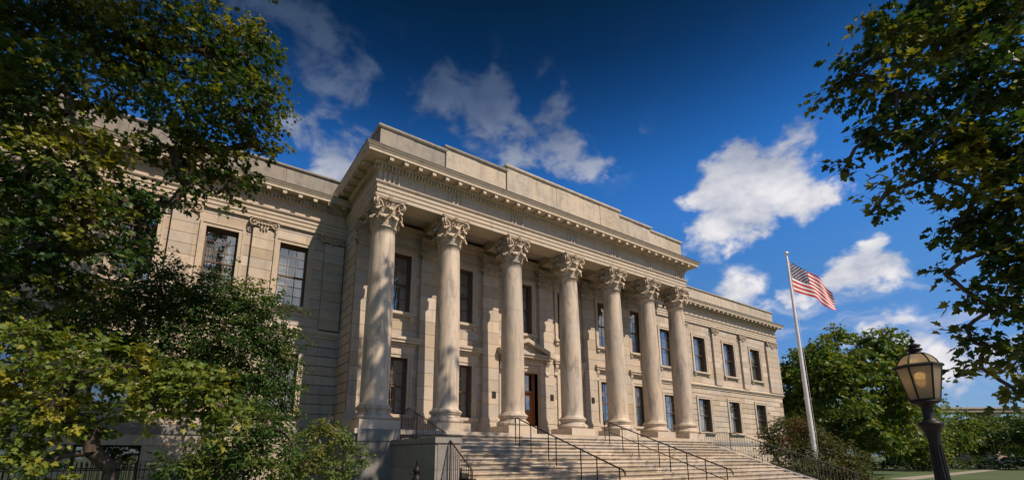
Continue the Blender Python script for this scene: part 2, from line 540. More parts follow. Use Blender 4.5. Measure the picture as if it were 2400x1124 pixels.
# ------------------------------------------------------------------ the ground
g = MB()
g.add([(-900, -900, 0), (1500, -900, 0), (1500, 1500, 0), (-900, 1500, 0)], [(0, 1, 2, 3)])
tag(g.obj('lawn', GRASS), kind='structure')
g = MB()
g.add([(-3.0, -60, .004), (24.0, -60, .004), (24.0, -7.5, .004), (-3.0, -7.5, .004)], [(0, 1, 2, 3)])
tag(g.obj('forecourt_paving', PAVING), kind='structure')
g = MB()
g.add([(26, -14, .004), (140, -9, .004), (140, -6.6, .004), (26, -11, .004)], [(0, 1, 2, 3)])
g.add([(40, -4.2, .006), (140, 2.0, .006), (140, 3.1, .006), (40, -2.6, .006)], [(0, 1, 2, 3)])
tag(g.obj('garden_path', PAVING), kind='structure')
g = MB()
g.add([(112, -80, .008), (122, -80, .008), (132, 90, .008), (122, 90, .008)], [(0, 1, 2, 3)])
tag(g.obj('street', ASPHALT), kind='structure')

# ------------------------------------------------------------------ the building
COLX = [0, 2.987, 6.352, 9.912, 13.138, 16.053, 18.825]
XL, XR = -0.5, 19.37
YB = 1.95            # back wall of the porch
YW = 3.70            # face of the wings
XE, XW = 38.75, -20.0
bld = empty('civic_building', (9.4, 3.7, 0), 'classical limestone civic building with a seven columned portico and two wings', 'building')

BLOCKS = []          # (x0,x1,y0,y1,z0,z1, normal, parent)
UNIT = MB().box(-.5, .5, -.5, .5, -.5, .5).mesh('stone_block', STONE)
UNIT_GRANITE = MB().box(-.5, .5, -.5, .5, -.5, .5).mesh('stone_block', GRANITE)
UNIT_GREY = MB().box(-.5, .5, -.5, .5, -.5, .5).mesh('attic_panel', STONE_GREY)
UNIT_ATTIC = MB().box(-.5, .5, -.5, .5, -.5, .5).mesh('attic_panel', STONE_ATTIC)


def cut(a0, a1, ops):
    segs = [(a0, a1)]
    for (o0, o1) in ops:
        nx = []
        for (s, e) in segs:
            if o1 <= s or o0 >= e:
                nx.append((s, e))
            else:
                if o0 - s > 0.02:
                    nx.append((s, o0))
                if e - o1 > 0.02:
                    nx.append((o1, e))
        segs = nx
    return segs


def wall(name, facing, face, a0, a1, levels, openings, gap, blen, depth=0.5, proud=0.0, vgap=0.006):
    """ashlar wall: backing mesh is the part, blocks are its pieces. levels: (z0, z1, number of courses)"""
    back = MB()
    w_ = bld
    recs = []
    k = 0
    for (z0, z1, n) in levels:
        h = (z1 - z0) / n
        for i in range(n):
            ca, cb = z0 + i * h, z0 + (i + 1) * h
            zc = (ca + cb) / 2
            ops = [(o[0], o[1]) for o in openings if o[2] < zc < o[3]]
            for (s, e) in cut(a0, a1, ops):
                if facing == 'y':
                    back.box(s, e, face + 0.03, face + depth, ca, cb)
                elif facing == '-x':
                    back.box(face + 0.03, face + depth, s, e, ca, cb)
                else:
                    back.box(face - depth, face - 0.03, s, e, ca, cb)
                # running bond
                L = e - s
                nb = max(1, int(round(L / blen)))
                cuts = [s]
                if nb > 1:
                    st = L / nb
                    offs = (0.5 if k % 2 else 0.0) * st
                    q = s + (offs if offs > 0.25 else st)
                    while q < e - 0.25:
                        cuts.append(q + random.uniform(-.06, .06) * st)
                        q += st
                cuts.append(e)
                for c0, c1 in zip(cuts[:-1], cuts[1:]):
                    j = random.uniform(-.002, .002)
                    zz0, zz1 = ca + gap / 2, cb - gap / 2
                    s0, s1 = c0 + vgap / 2, c1 - vgap / 2
                    if facing == 'y':
                        recs.append((s0, s1, face + j, face + .06, zz0, zz1))
                    elif facing == '-x':
                        recs.append((face + j, face + .06, s0, s1, zz0, zz1))
                    else:
                        recs.append((face - .06, face + j, s0, s1, zz0, zz1))
            k += 1
    o = back.obj(name, STONE_JOINT, bld)
    for r in recs:
        BLOCKS.append((r, facing, o))
    return o


UP = (7.95, 10.68)
LO = (3.45, 5.90)
PAV_UP = [(0.92, 2.08), (4.0, 5.36), (7.55, 9.05), (10.85, 12.2), (14.0, 15.2), (16.85, 18.0)]
PAV_LO = [(0.92, 2.08), (4.0, 5.36), None, (10.9, 12.15), (14.0, 15.2), (16.85, 18.0)]
DOOR = (7.5, 9.38, 2.67, 5.98)
RW = [(c - .75, c + .75) for c in (22.8, 26.78, 30.82, 34.86)]
LW = [(c - .575, c + .575) for c in (-2.65, -5.37, -8.05, -10.75, -13.45, -16.15)]
LEV = [(2.67, LO[0], 2), (LO[0], LO[1], 6), (LO[1], 6.75, 2), (6.75, UP[0], 3), (UP[0], UP[1], 6), (UP[1], 12.0, 3)]
LEVW = [(2.85, LO[0], 1), (LO[0], LO[1], 6), (LO[1], 6.72, 2), (6.72, UP[0], 3), (UP[0], UP[1], 6), (UP[1], 11.8, 2)]
ops = [(a, b, *UP) for a, b in PAV_UP] + [(p[0], p[1], *LO) for p in PAV_LO if p] + [DOOR]
wall('portico_back_wall', 'y', YB, XL + .06, XR - .06, LEV, ops, 0.017, 1.15)
wall('portico_side_wall', '-x', XL, YB, YW, LEV, [], 0.036, 0.9)
wall('portico_side_wall', '+x', XR, YB, YW, LEV, [], 0.036, 0.9)
BASE_OPS = [(-4.9, -3.6, .5, 2.1), (-8.7, -6.9, .5, 2.1), (-11.6, -10.0, .5, 2.1)]
for (nm, a0, a1, win) in (('left_wing_wall', XW, XL, LW), ('right_wing_wall', XR, XE, RW)):
    wall(nm, 'y', YW, a0, a1, LEVW[:3], [(a, b, *LO) for a, b in win], 0.036, 1.35)
    wall(nm, 'y', YW, a0, a1, LEVW[3:], [(a, b, *UP) for a, b in win], 0.016, 1.15, vgap=.010)
    wall('basement_wall', 'y', YW - .12, a0, a1, [(0, .5, 1), (.5, 2.1, 3), (2.1, 2.5, 1)], BASE_OPS if a0 < 0 else [], 0.02, 1.3)
wall('wing_end_wall', '+x', XE, YW, 16, LEVW, [], 0.02, 1.3)

# pilasters: stacks of blocks on a plain shaft
PIL = []


def pilaster(x0, x1, z0, z1, face, yb, n, jgap=0.016):
    mb = MB().box(x0 + .004, x1 - .004, face + .012, yb + .02, z0, z1)
    o = mb.obj('pilaster', STONE_JOINT, bld)
    h = (z1 - z0) / n
    for i in range(n):
        BLOCKS.append(((x0, x1, face, yb + .01, z0 + i * h + jgap / 2, z0 + (i + 1) * h - jgap / 2), 'y', o))
    return o


for x in COLX:
    pilaster(x - .46, x + .46, 3.55, 10.62, 1.80, YB, 12)
    b = MB()
    b.box(x - .60, x + .60, 1.66, YB, 2.672, 3.05)
    b.box(x - .56, x + .56, 1.70, YB, 3.05, 3.20)
    b.box(x - .52, x + .52, 1.74, YB, 3.20, 3.33)
    b.box(x - .54, x + .54, 1.72, YB, 3.33, 3.45)
    b.box(x - .49, x + .49, 1.77, YB, 3.45, 3.55)
    b.obj('pilaster_base', STONE_TRIM, bld)
LZ, RZ = 11.45, 11.72
for x, w in ((-0.98, .84), (-3.92, .78), (-6.7, .78), (-9.4, .78), (-12.1, .78), (-14.8, .78)):
    pilaster(x - w / 2, x + w / 2, 7.06, LZ - .42, YW - .16, YW, 9)
for x, w in ((20.75, .8), (24.8, .8), (28.87, .8), (32.9, .8), (37.75, 2.0)):
    pilaster(x - w / 2, x + w / 2, 7.06, RZ - .5, YW - .16, YW, 9)

# rank the blocks by how large they look and make the largest 300 objects of their own
fw = Vector((math.sin(.592) * math.cos(.2196), math.cos(.592) * math.cos(.2196), math.sin(.2196)))
rt = Vector((math.cos(.592), -math.sin(.592), 0))


def apparent(r, facing):
    x0, x1, y0, y1, z0, z1 = r
    c = Vector(((x0 + x1) / 2, (y0 + y1) / 2, (z0 + z1) / 2))
    d = c - CAM
    dist = d.length
    if d.dot(fw) < 1 or abs(d.dot(rt) / d.dot(fw)) > 1.08:
        return 0
    nrm = {'y': Vector((0, -1, 0)), '-x': Vector((-1, 0, 0)), '+x': Vector((1, 0, 0))}[facing]
    cs = -d.dot(nrm) / dist
    a = ((x1 - x0) if facing == 'y' else (y1 - y0)) * (z1 - z0)
    if c.x < -4.4:
        a *= 0.25      # behind the trees
    return max(0, cs) * a / dist ** 2


BLOCKS.sort(key=lambda b: -apparent(b[0], b[1]))
rest_v, rest_f, rest_t = [], [], []
for i, (r, facing, par) in enumerate(BLOCKS):
    x0, x1, y0, y1, z0, z1 = r
    if i < 300:
        M = Matrix.Translation(((x0 + x1) / 2, (y0 + y1) / 2, (z0 + z1) / 2)) @ Matrix.Diagonal((x1 - x0, y1 - y0, z1 - z0, 1))
        instance(UNIT, 'stone_block', par, M)
    else:
        b = len(rest_v)
        rest_v += [(x0, y0, z0), (x1, y0, z0), (x1, y1, z0), (x0, y1, z0), (x0, y0, z1), (x1, y0, z1), (x1, y1, z1), (x0, y1, z1)]
        rest_f += [tuple(q + b for q in f) for f in ((0, 3, 2, 1), (4, 5, 6, 7), (0, 1, 5, 4), (1, 2, 6, 5), (2, 3, 7, 6), (3, 0, 4, 7))]
        rest_t += [random.random()] * 6
me = bpy.data.meshes.new('stone_blocks')
me.from_pydata(rest_v, [], rest_f)
me.materials.append(STONE)
at = me.attributes.new('tint', 'FLOAT', 'FACE')
at.data.foreach_set('value', rest_t)
tag(link(bpy.data.objects.new('stone_blocks', me), bld), kind='stuff')

# string courses, water table, roofs, cores
for (a0, a1, nm) in ((XW, XL, 'string_course'), (XR, XE, 'string_course')):
    pr = [(-.04, 6.70), (.05, 6.70), (.05, 6.78), (.09, 6.80), (.16, 6.90), (.16, 6.98), (.02, 7.06), (-.04, 7.06)]
    path = [(a0, YW), (a1, YW)] if a0 < 0 else [(a0, YW), (a1, YW), (a1, 16)]
    sweep(MB(), path, pr).obj(nm, STONE_TRIM, bld)
    pr = [(-.02, 2.5), (.16, 2.5), (.16, 2.74), (.10, 2.80), (.0, 2.86), (-.02, 2.86)]
    path = [(a0, YW), (a1, YW)] if a0 < 0 else [(a0, YW), (a1, YW), (a1, 16)]
    sweep(MB(), path, pr).obj('water_table', GRANITE, bld)
MB().box(XW, XL - .02, YW + .52, 20, 0, 13.0).obj('wing_core', STONE_JOINT, bld)
MB().box(XR + .02, XE - .52, YW + .52, 20, 0, 13.2).obj('wing_core', STONE_JOINT, bld)
MB().box(XL + .52, XR - .52, YB + .52, 20, 0, 14.0).obj('portico_core', STONE_JOINT, bld)


def entablature(path, zb, prof_scale, tall, nm, dent_stuff, zc):
    """architrave, frieze and cornice swept along the path; zb bottom, zc cornice top"""
    H = zc - zb
    k = H / 1.75
    a = [(-.9, zb), (0, zb), (0, zb + .17 * k), (.03, zb + .18 * k), (.03, zb + .35 * k), (.06, zb + .36 * k), (.06, zb + .50 * k), (.10, zb + .53 * k), (.13, zb + .58 * k), (.13, zb + .62 * k), (-.9, zb + .62 * k)]
    sweep(MB(), path, a).obj('architrave', STONE_TRIM, bld)
    f = [(-.9, zb + .62 * k), (0.0, zb + .62 * k), (0.0, zb + 1.13 * k), (.05, zb + 1.17 * k), (-.9, zb + 1.17 * k)]
    sweep(MB(), path, f).obj('frieze', STONE, bld)
    p = prof_scale
    c = [(-.9, zb + 1.17 * k), (.07, zb + 1.17 * k), (.07, zb + 1.33 * k), (.17 * p, zb + 1.34 * k), (.21 * p, zb + 1.40 * k), (.21 * p, zb + 1.47 * k), (.66 * p, zb + 1.47 * k), (.66 * p, zb + 1.57 * k), (.68 * p, zb + 1.58 * k), (.70 * p, zb + 1.62 * k), (.76 * p, zb + 1.70 * k), (.78 * p, zb + 1.75 * k), (-.9, zb + 1.80 * k)]
    co = sweep(MB(), path, c).obj('cornice', STONE_TRIM, bld)
    e = [(.5 * p, zb + 1.772 * k), (.795 * p, zb + 1.751 * k), (.795 * p, zb + 1.775 * k), (.5 * p, zb + 1.80 * k)]
    sweep(MB(), path, e).obj('roof_edge', COPPER, co)
    # dentils and modillions
    dsp, dw = 0.145, 0.085
    msp = 0.62
    dj = MB()
    dm = MB().box(-dw / 2, dw / 2, -.055, .055, -.075 * k, .075 * k).mesh('dentil', STONE_TRIM)
    mm = MB()
    mm.box(-.10, .10, -.20 * p, .20 * p, -.005, .045)
    mm.prism([(-.20 * p, -.005), (.17 * p, -.005), (.12 * p, -.045), (-.02 * p, -.075), (-.14 * p, -.11), (-.20 * p, -.115)][::-1], 'x', -.08, .08)
    mm = mm.mesh('modillion', STONE_TRIM)
    for (p0, p1) in zip(path[:-1], path[1:]):
        d = Vector((p1[0] - p0[0], p1[1] - p0[1], 0))
        L = d.length
        d.normalize()
        nr = Vector((d.y, -d.x, 0))
        rot = Matrix.Rotation(math.atan2(d.y, d.x), 4, 'Z')
        n = int(L / dsp)
        for i in range(n):
            q = Vector((p0[0], p0[1], 0)) + d * (L * (i + .5) / n) + nr * .115
            q.z = zb + 1.255 * k
            if dent_stuff or abs(d.y) > .5:
                dj.add([rot @ Vector(v) + q for v in ((-dw / 2, -.055, -.075 * k), (dw / 2, -.055, -.075 * k), (dw / 2, .055, -.075 * k), (-dw / 2, .055, -.075 * k), (-dw / 2, -.055, .075 * k), (dw / 2, -.055, .075 * k), (dw / 2, .055, .075 * k), (-dw / 2, .055, .075 * k))],
                       [(0, 3, 2, 1), (4, 5, 6, 7), (0, 1, 5, 4), (1, 2, 6, 5), (2, 3, 7, 6), (3, 0, 4, 7)])
            else:
                instance(dm, 'dentil', co, Matrix.Translation(q) @ rot)
        n = int(L / msp)
        for i in range(n):
            q = Vector((p0[0], p0[1], 0)) + d * (L * (i + .5) / n) + nr * (.42 * p)
            q.z = zb + 1.47 * k - .046
            instance(mm, 'modillion', co, Matrix.Translation(q) @ rot)
    if dj.v:
        tag(dj.obj('dentil_row', STONE_TRIM, co), kind='stuff')
    return co


ZA, ZC = 11.79, 13.54
entablature([(XL, YW - .1), (XL, -.45), (XR, -.45), (XR, YW - .1)], ZA, .95, 1, 'main', False, ZC)
entablature([(XW, YW - .10), (XL, YW - .10)], LZ, .80, 1, 'left', True, 13.12)
entablature([(XR, YW - .10), (XE, YW - .10), (XE, 16)], RZ, .80, 1, 'right', True, 13.38)

# fluted blocks of the frieze over each column
k_ = 1.0
for x in COLX:
    t_ = MB()
    cx = min(max(x, XL + .55), XR - .5)
    for i in range(4):
        t_.lathe([(.055, 12.43), (.055, 12.88)], 8, (cx - .30 + .20 * i, -.455, 0))
    t_.obj('fluted_block', STONE, bld)
for x in (1.5, 4.67, 8.13, 11.5, 14.6, 17.4):
    MB().box(x - .006, x + .006, -.4535, -.44, 12.42, 12.91).obj('frieze_joint', STONE_JOINT, bld)

# porch ceiling and beams
MB().box(XL + .02, XR - .02, .40, YB + .1, 12.25, 12.45).obj('porch_ceiling', STONE, bld)
for x in COLX:
    b = MB().box(x - .36, x + .36, .42, YB + .02, 11.86, 12.249)
    b.box(x - .42, x + .42, .42, YB + .02, 12.14, 12.248)
    b.obj('ceiling_beam', STONE_TRIM, bld)
b = MB().box(XL + .06, XR - .06, 1.86, YB + .04, 11.6, 11.86)
b.box(XL + .06, XR - .06, 1.80, YB + .04, 11.86, 12.02)
b.obj('wall_cornice', STONE_TRIM, bld)

# attic above the portico
ATT = [(-.5, 2.5, 15.06, 0.0), (2.5, 5.75, 15.22, .06), (5.75, 13.6, 15.46, .12), (13.6, 16.4, 15.24, .06), (16.4, 19.42, 15.10, 0.0)]
for (x0, x1, zt, pr) in ATT:
    y0 = -.36 - pr
    bk = MB().box(x0, x1, y0 + .03, 3.2, 13.56, zt - .14)
    o = bk.obj('attic_wall', STONE_JOINT, bld)
    n = max(1, int(round((x1 - x0) / 1.65)))
    for i in range(n):
        a, b = x0 + (x1 - x0) * i / n, x0 + (x1 - x0) * (i + 1) / n
        jj = .0 if n < 2 or i % 2 else .012
        M = Matrix.Translation(((a + b) / 2, y0 + .04 - jj, (13.565 + zt - .16) / 2)) @ Matrix.Diagonal((b - a - .012, .08, zt - .16 - 13.565, 1))
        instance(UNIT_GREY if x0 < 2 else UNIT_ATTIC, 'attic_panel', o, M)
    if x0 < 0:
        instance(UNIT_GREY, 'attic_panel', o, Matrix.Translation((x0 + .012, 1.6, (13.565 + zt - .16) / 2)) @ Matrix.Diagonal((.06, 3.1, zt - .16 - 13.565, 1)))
    cap = [(-.3, zt - .16), (.05, zt - .16), (.09, zt - .10), (.09, zt - .02), (-.3, zt)]
    path = [(x0, 3.2), (x0, y0), (x1, y0), (x1, 3.2)]
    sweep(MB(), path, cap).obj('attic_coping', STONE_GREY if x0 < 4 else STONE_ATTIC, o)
    MB().box(x0 + .2, x1 - .2, y0 + .2, 3.1, zt - .15, zt - .03).obj('attic_roof', STONE_ATTIC, o)

# parapets of the wings
for (x0, x1, z0, zt, step, ret) in ((XW, XL, 13.12, 14.36, 2.72, 0), (XR, XE, 13.38, 14.70, 2.9, 1)):
    y0 = YW - .04
    o = MB().box(x0, x1, y0 + .03, y0 + .6, z0 + .04, zt - .1).obj('parapet', STONE_JOINT, bld)
    n = int(round((x1 - x0) / step))
    for i in range(n):
        a, b = x0 + (x1 - x0) * i / n, x0 + (x1 - x0) * (i + 1) / n
        M = Matrix.Translation(((a + b) / 2, y0 + .04, (z0 + .05 + zt - .12) / 2)) @ Matrix.Diagonal((b - a - .014, .08, zt - .12 - z0 - .05, 1))
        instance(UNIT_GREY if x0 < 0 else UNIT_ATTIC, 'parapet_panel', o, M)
        M = Matrix.Translation((b - (.12 if x0 < 0 else .10), y0 + .03, (z0 + .05 + zt - .12) / 2)) @ Matrix.Diagonal((.20, .10, zt - .125 - z0 - .05, 1))
    cap = [(-.5, zt - .13), (.05, zt - .13), (.08, zt - .09), (.08, zt - .02), (-.5, zt)]
    path = [(x0, y0), (x1, y0)] if not ret else [(x0, y0), (x1, y0), (x1, 16)]
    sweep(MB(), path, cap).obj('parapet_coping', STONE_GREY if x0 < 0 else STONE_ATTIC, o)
    if ret:
        MB().box(x1 - .6, x1 - .001, y0 + .62, 16, z0 + .04, zt - .131).obj('parapet_return', STONE_ATTIC, o)

# ------------------------------------------------------------------ columns
def capital_mesh():
    mb = MB()
    H = 1.17
    # bell
    mb.lathe([(.455, 0), (.45, .1), (.44, .45), (.47, .75), (.54, .95), (.60, 1.0)], 32)
    # acanthus leaves in two tiers
    def leaf(ang, z0, h, r0, out, w):
        ca, sa = math.cos(ang), math.sin(ang)
        def P(u, v):
            s = (u - .5) * 2
            lobes = 1 + .16 * math.cos(v * 22)
            ww = w * (0.80 + .35 * math.sin(v * 2.6)) * lobes * (1 if v < .85 else .7)
            if v < .72:
                q = v / .72
                rr = r0 + .05 * q + out * .25 * q ** 3
                zz = z0 + h * q
            else:
                q = (v - .72) / .28
                a_ = q * 2.7
                rr = r0 + .05 + out * .25 + out * .75 * math.sin(min(a_, 1.57)) * .8 + (out * .2 if a_ > 1.57 else 0)
                zz = z0 + h + .05 * math.sin(a_) - .16 * max(0, 1 - math.cos(a_)) * .55
            rr += .030 * math.cos(s * 9.0) * (1 - .5 * abs(s)) + .05 * (1 - s * s)
            x, y = rr, s * ww
            return (x * ca - y * sa, x * sa + y * ca, zz)
        mb.grid(P, 8, 12)
    for i in range(8):
        leaf(i * math.pi / 4 + math.pi / 8, .02, .34, .44, .20, .165)
    for i in range(8):
        leaf(i * math.pi / 4, .05, .66, .42, .23, .15)
    # corner volutes
    for i in range(4):
        a = math.pi / 4 + i * math.pi / 2
        d = Vector((math.cos(a), math.sin(a), 0))
        for side in (-1, 1):
            pr = Vector((-d.y, d.x, 0)) * side
            pts, rad = [], []
            c0 = d * .72 + Vector((0, 0, .86))
            pts.append(d * .42 + pr * .20 + Vector((0, 0, .50)))
            rad.append(.035)
            pts.append(d * .48 + pr * .17 + Vector((0, 0, .72)))
            rad.append(.042)
            pts.append(d * .56 + pr * .12 + Vector((0, 0, .92)))
            rad.append(.045)
            for kk in range(19):
                th = 1.75 - kk * .52
                rr = .155 * (1 - kk / 20.0) + .012
                pts.append(c0 + d * (rr * math.cos(th)) + Vector((0, 0, rr * math.sin(th))) + pr * (.055 - .0005 * kk))
                rad.append(.043 * (1 - kk / 30.0))
            mb.tube(pts, rad, 6)
    # inner helices and the flower on each face
    for i in range(4):
        a = i * math.pi / 2
        d = Vector((math.cos(a), math.sin(a), 0))
        pr = Vector((-d.y, d.x, 0))
        for side in (-1, 1):
            pts = [d * .46 + pr * side * .18 + Vector((0, 0, .5)), d * .52 + pr * side * .16 + Vector((0, 0, .75))]
            c0 = d * .58 + pr * side * .09 + Vector((0, 0, .84))
            for kk in range(10):
                th = 0.2 + kk * .6
                rr = .075 * (1 - kk / 11.0) + .008
                pts.append(c0 + pr * side * (rr * math.cos(th)) + Vector((0, 0, rr * math.sin(th))))
            mb.tube(pts, .024, 5)
        for kk in range(6):
            b = kk * math.pi / 3
            c = d * .66 + Vector((0, 0, 1.06)) + pr * (.085 * math.cos(b)) + Vector((0, 0, .085 * math.sin(b)))
            mb.lathe([(.005, -.05), (.045, -.02), (.05, .02), (.005, .05)], 7, c, cap=False)
        mb.lathe([(.005, -.05), (.05, 0), (.005, .05)], 7, d * .69 + Vector((0, 0, 1.06)), cap=False)
    # concave abacus
    ring = []
    for i in range(4):
        a = i * math.pi / 2
        for s in np.linspace(-1, 1, 9):
            if abs(s) == 1:
                pass
            y = s * .60
            x = .56 + .075 * s * s
            ring.append((x * math.cos(a) - y * math.sin(a), x * math.sin(a) + y * math.cos(a)))
    n = len(ring)
    lv = [(.94, 1.02), (1.0, 1.06), (1.0, 1.09), (1.04, 1.12), (1.04, H)]
    vs = [(x * s, y * s, z) for s, z in lv for x, y in ring]
    fs = [(j * n + i, j * n + (i + 1) % n, (j + 1) * n + (i + 1) % n, (j + 1) * n + i) for j in range(len(lv) - 1) for i in range(n)]
    fs += [tuple(range(n))[::-1], tuple(range((len(lv) - 1) * n, len(lv) * n))]
    mb.add(vs, fs)
    return mb.mesh('capital', STONE_CAP)


CAP = capital_mesh()
sh = []
z0, z1, r0, r1 = 3.62, 10.54, .525, .452
for i in range(25):
    q = i / 24
    e = 1 - max(0, (q - .28) / .72) ** 1.7
    rr_ = r1 + (r0 - r1) * e
    zz_ = z0 + (z1 - z0) * q
    sh.append((rr_, zz_))
sh = [(r0 + .055, 3.528), (r0 + .03, 3.56), (r0 + .01, 3.60)] + sh + [(r1 + .012, 10.54), (r1 + .045, 10.555), (r1 + .055, 10.585), (r1 + .045, 10.61), (r1 + .01, 10.62)]
shaft = MB()
for (a, b) in ((0, 12), (11, 20), (19, len(sh))):      # three drums with a hairline joint
    d_ = list(sh[a:b])
    if a:
        d_[0] = (d_[0][0], d_[0][1] + .005)
    shaft.lathe(d_, 48)
SHAFT = shaft.mesh('column', STONE_COL)
bs = [(.70, 3.002), (.725, 3.04), (.735, 3.09), (.725, 3.15), (.70, 3.19), (.66, 3.20), (.655, 3.22), (.61, 3.27), (.60, 3.32), (.625, 3.36), (.63, 3.385), (.655, 3.39), (.67, 3.43), (.665, 3.475), (.64, 3.50), (.60, 3.505), (.60, 3.53), (.575, 3.575), (.5, 3.577)]
bb = MB()
bb.lathe([(.69, 3.002)] + [(.655 + .075 * math.cos(a), 3.096 + .094 * math.sin(a)) for a in np.linspace(-1.35, 1.35, 11)] + [(.64, 3.19)], 48)
bb.lathe([(.655, 3.188), (.655, 3.222)], 48)
bb.lathe([(.64, 3.222), (.60, 3.25), (.578, 3.29), (.585, 3.335), (.615, 3.362)], 48)
bb.lathe([(.628, 3.362), (.628, 3.392)], 48)
bb.lathe([(.60, 3.39)] + [(.605 + .058 * math.cos(a), 3.446 + .055 * math.sin(a)) for a in np.linspace(-1.35, 1.35, 11)] + [(.60, 3.50)], 48)
bb.lathe([(.598, 3.50), (.598, 3.53)], 48)
BASE = bb.mesh('base', STONE_COL)
PLN = MB().box(-.75, .75, -.74, .74, 2.674, 3.0).mesh('plinth', STONE_TRIM)
for x in COLX:
    T = Matrix.Translation((x, 0, 0))
    c = instance(SHAFT, 'column', bld, T)
    instance(BASE, 'base', c, T)
    instance(PLN, 'plinth', c, T)
    instance(CAP, 'capital', c, Matrix.Translation((x, 0, 10.615)))
    instance(CAP, 'pilaster_capital', bld, Matrix.Translation((x, YB - .10, 10.60)) @ Matrix.Diagonal((.86, .36, .86, 1)))


def ionic(w):
    mb = MB()
    for s in (-1, 1):
        c0 = Vector((s * (w / 2), 0, .22))
        pts, rad = [], []
        pts.append((0, -.05, .36)); rad.append(.03)
        pts.append((s * w * .25, -.06, .35)); rad.append(.035)
        for kk in range(20):
            th = 1.57 - s * 0 - kk * .5
            rr = .17 * (1 - kk / 21.0) + .01
            pts.append((c0.x + s * rr * math.cos(th), -.07, c0.z + rr * math.sin(th)))
            rad.append(.036 * (1 - kk / 34.0))
        mb.tube(pts, rad, 6)
        mb.lathe([(.005, -.03), (.035, 0), (.005, .03)], 7, (c0.x, -.09, c0.z), cap=False)
    mb.box(-w / 2 - .16, w / 2 + .16, -.12, .10, .395, .44)
    mb.box(-w / 2 - .12, w / 2 + .12, -.09, .10, .36, .395)
    for i in range(5):
        mb.lathe([(.004, -.07), (.05, -.03), (.055, .03), (.01, .07)], 7, ((i - 2) * w * .15, -.06, .22), cap=False)
    for i in range(3):
        mb.lathe([(.004, -.12), (.04, -.04), (.045, .03), (.01, .06)], 7, ((i - 1) * .11, -.05, .04 - .03 * (i == 1)), cap=False)
    mb.box(-w / 2, w / 2, -.03, .10, .10, .36)
    return mb.mesh('pilaster_capital', STONE_CAP)


ION, ION2 = ionic(.80), ionic(1.55)
for x in (-3.92, -6.7, -9.4, -12.1, -14.8):
    instance(ION, 'pilaster_capital', bld, Matrix.Translation((x, YW - .16, LZ - .445)))
instance(ION, 'pilaster_capital', bld, Matrix.Translation((-1.06, YW - .16, LZ - .445)))
for x in (20.75, 24.8, 28.87, 32.9):
    instance(ION, 'pilaster_capital', bld, Matrix.Translation((x, YW - .16, RZ - .55)) @ Matrix.Diagonal((.95, 1, 1.23, 1)))
instance(ION2, 'pilaster_capital', bld, Matrix.Translation((37.75, YW - .16, RZ - .55)) @ Matrix.Diagonal((1, 1, 1.23, 1)))

# ------------------------------------------------------------------ windows
PANE = MB().box(-.5, .5, -.5, .5, -.5, .5).mesh('pane', GLASS)


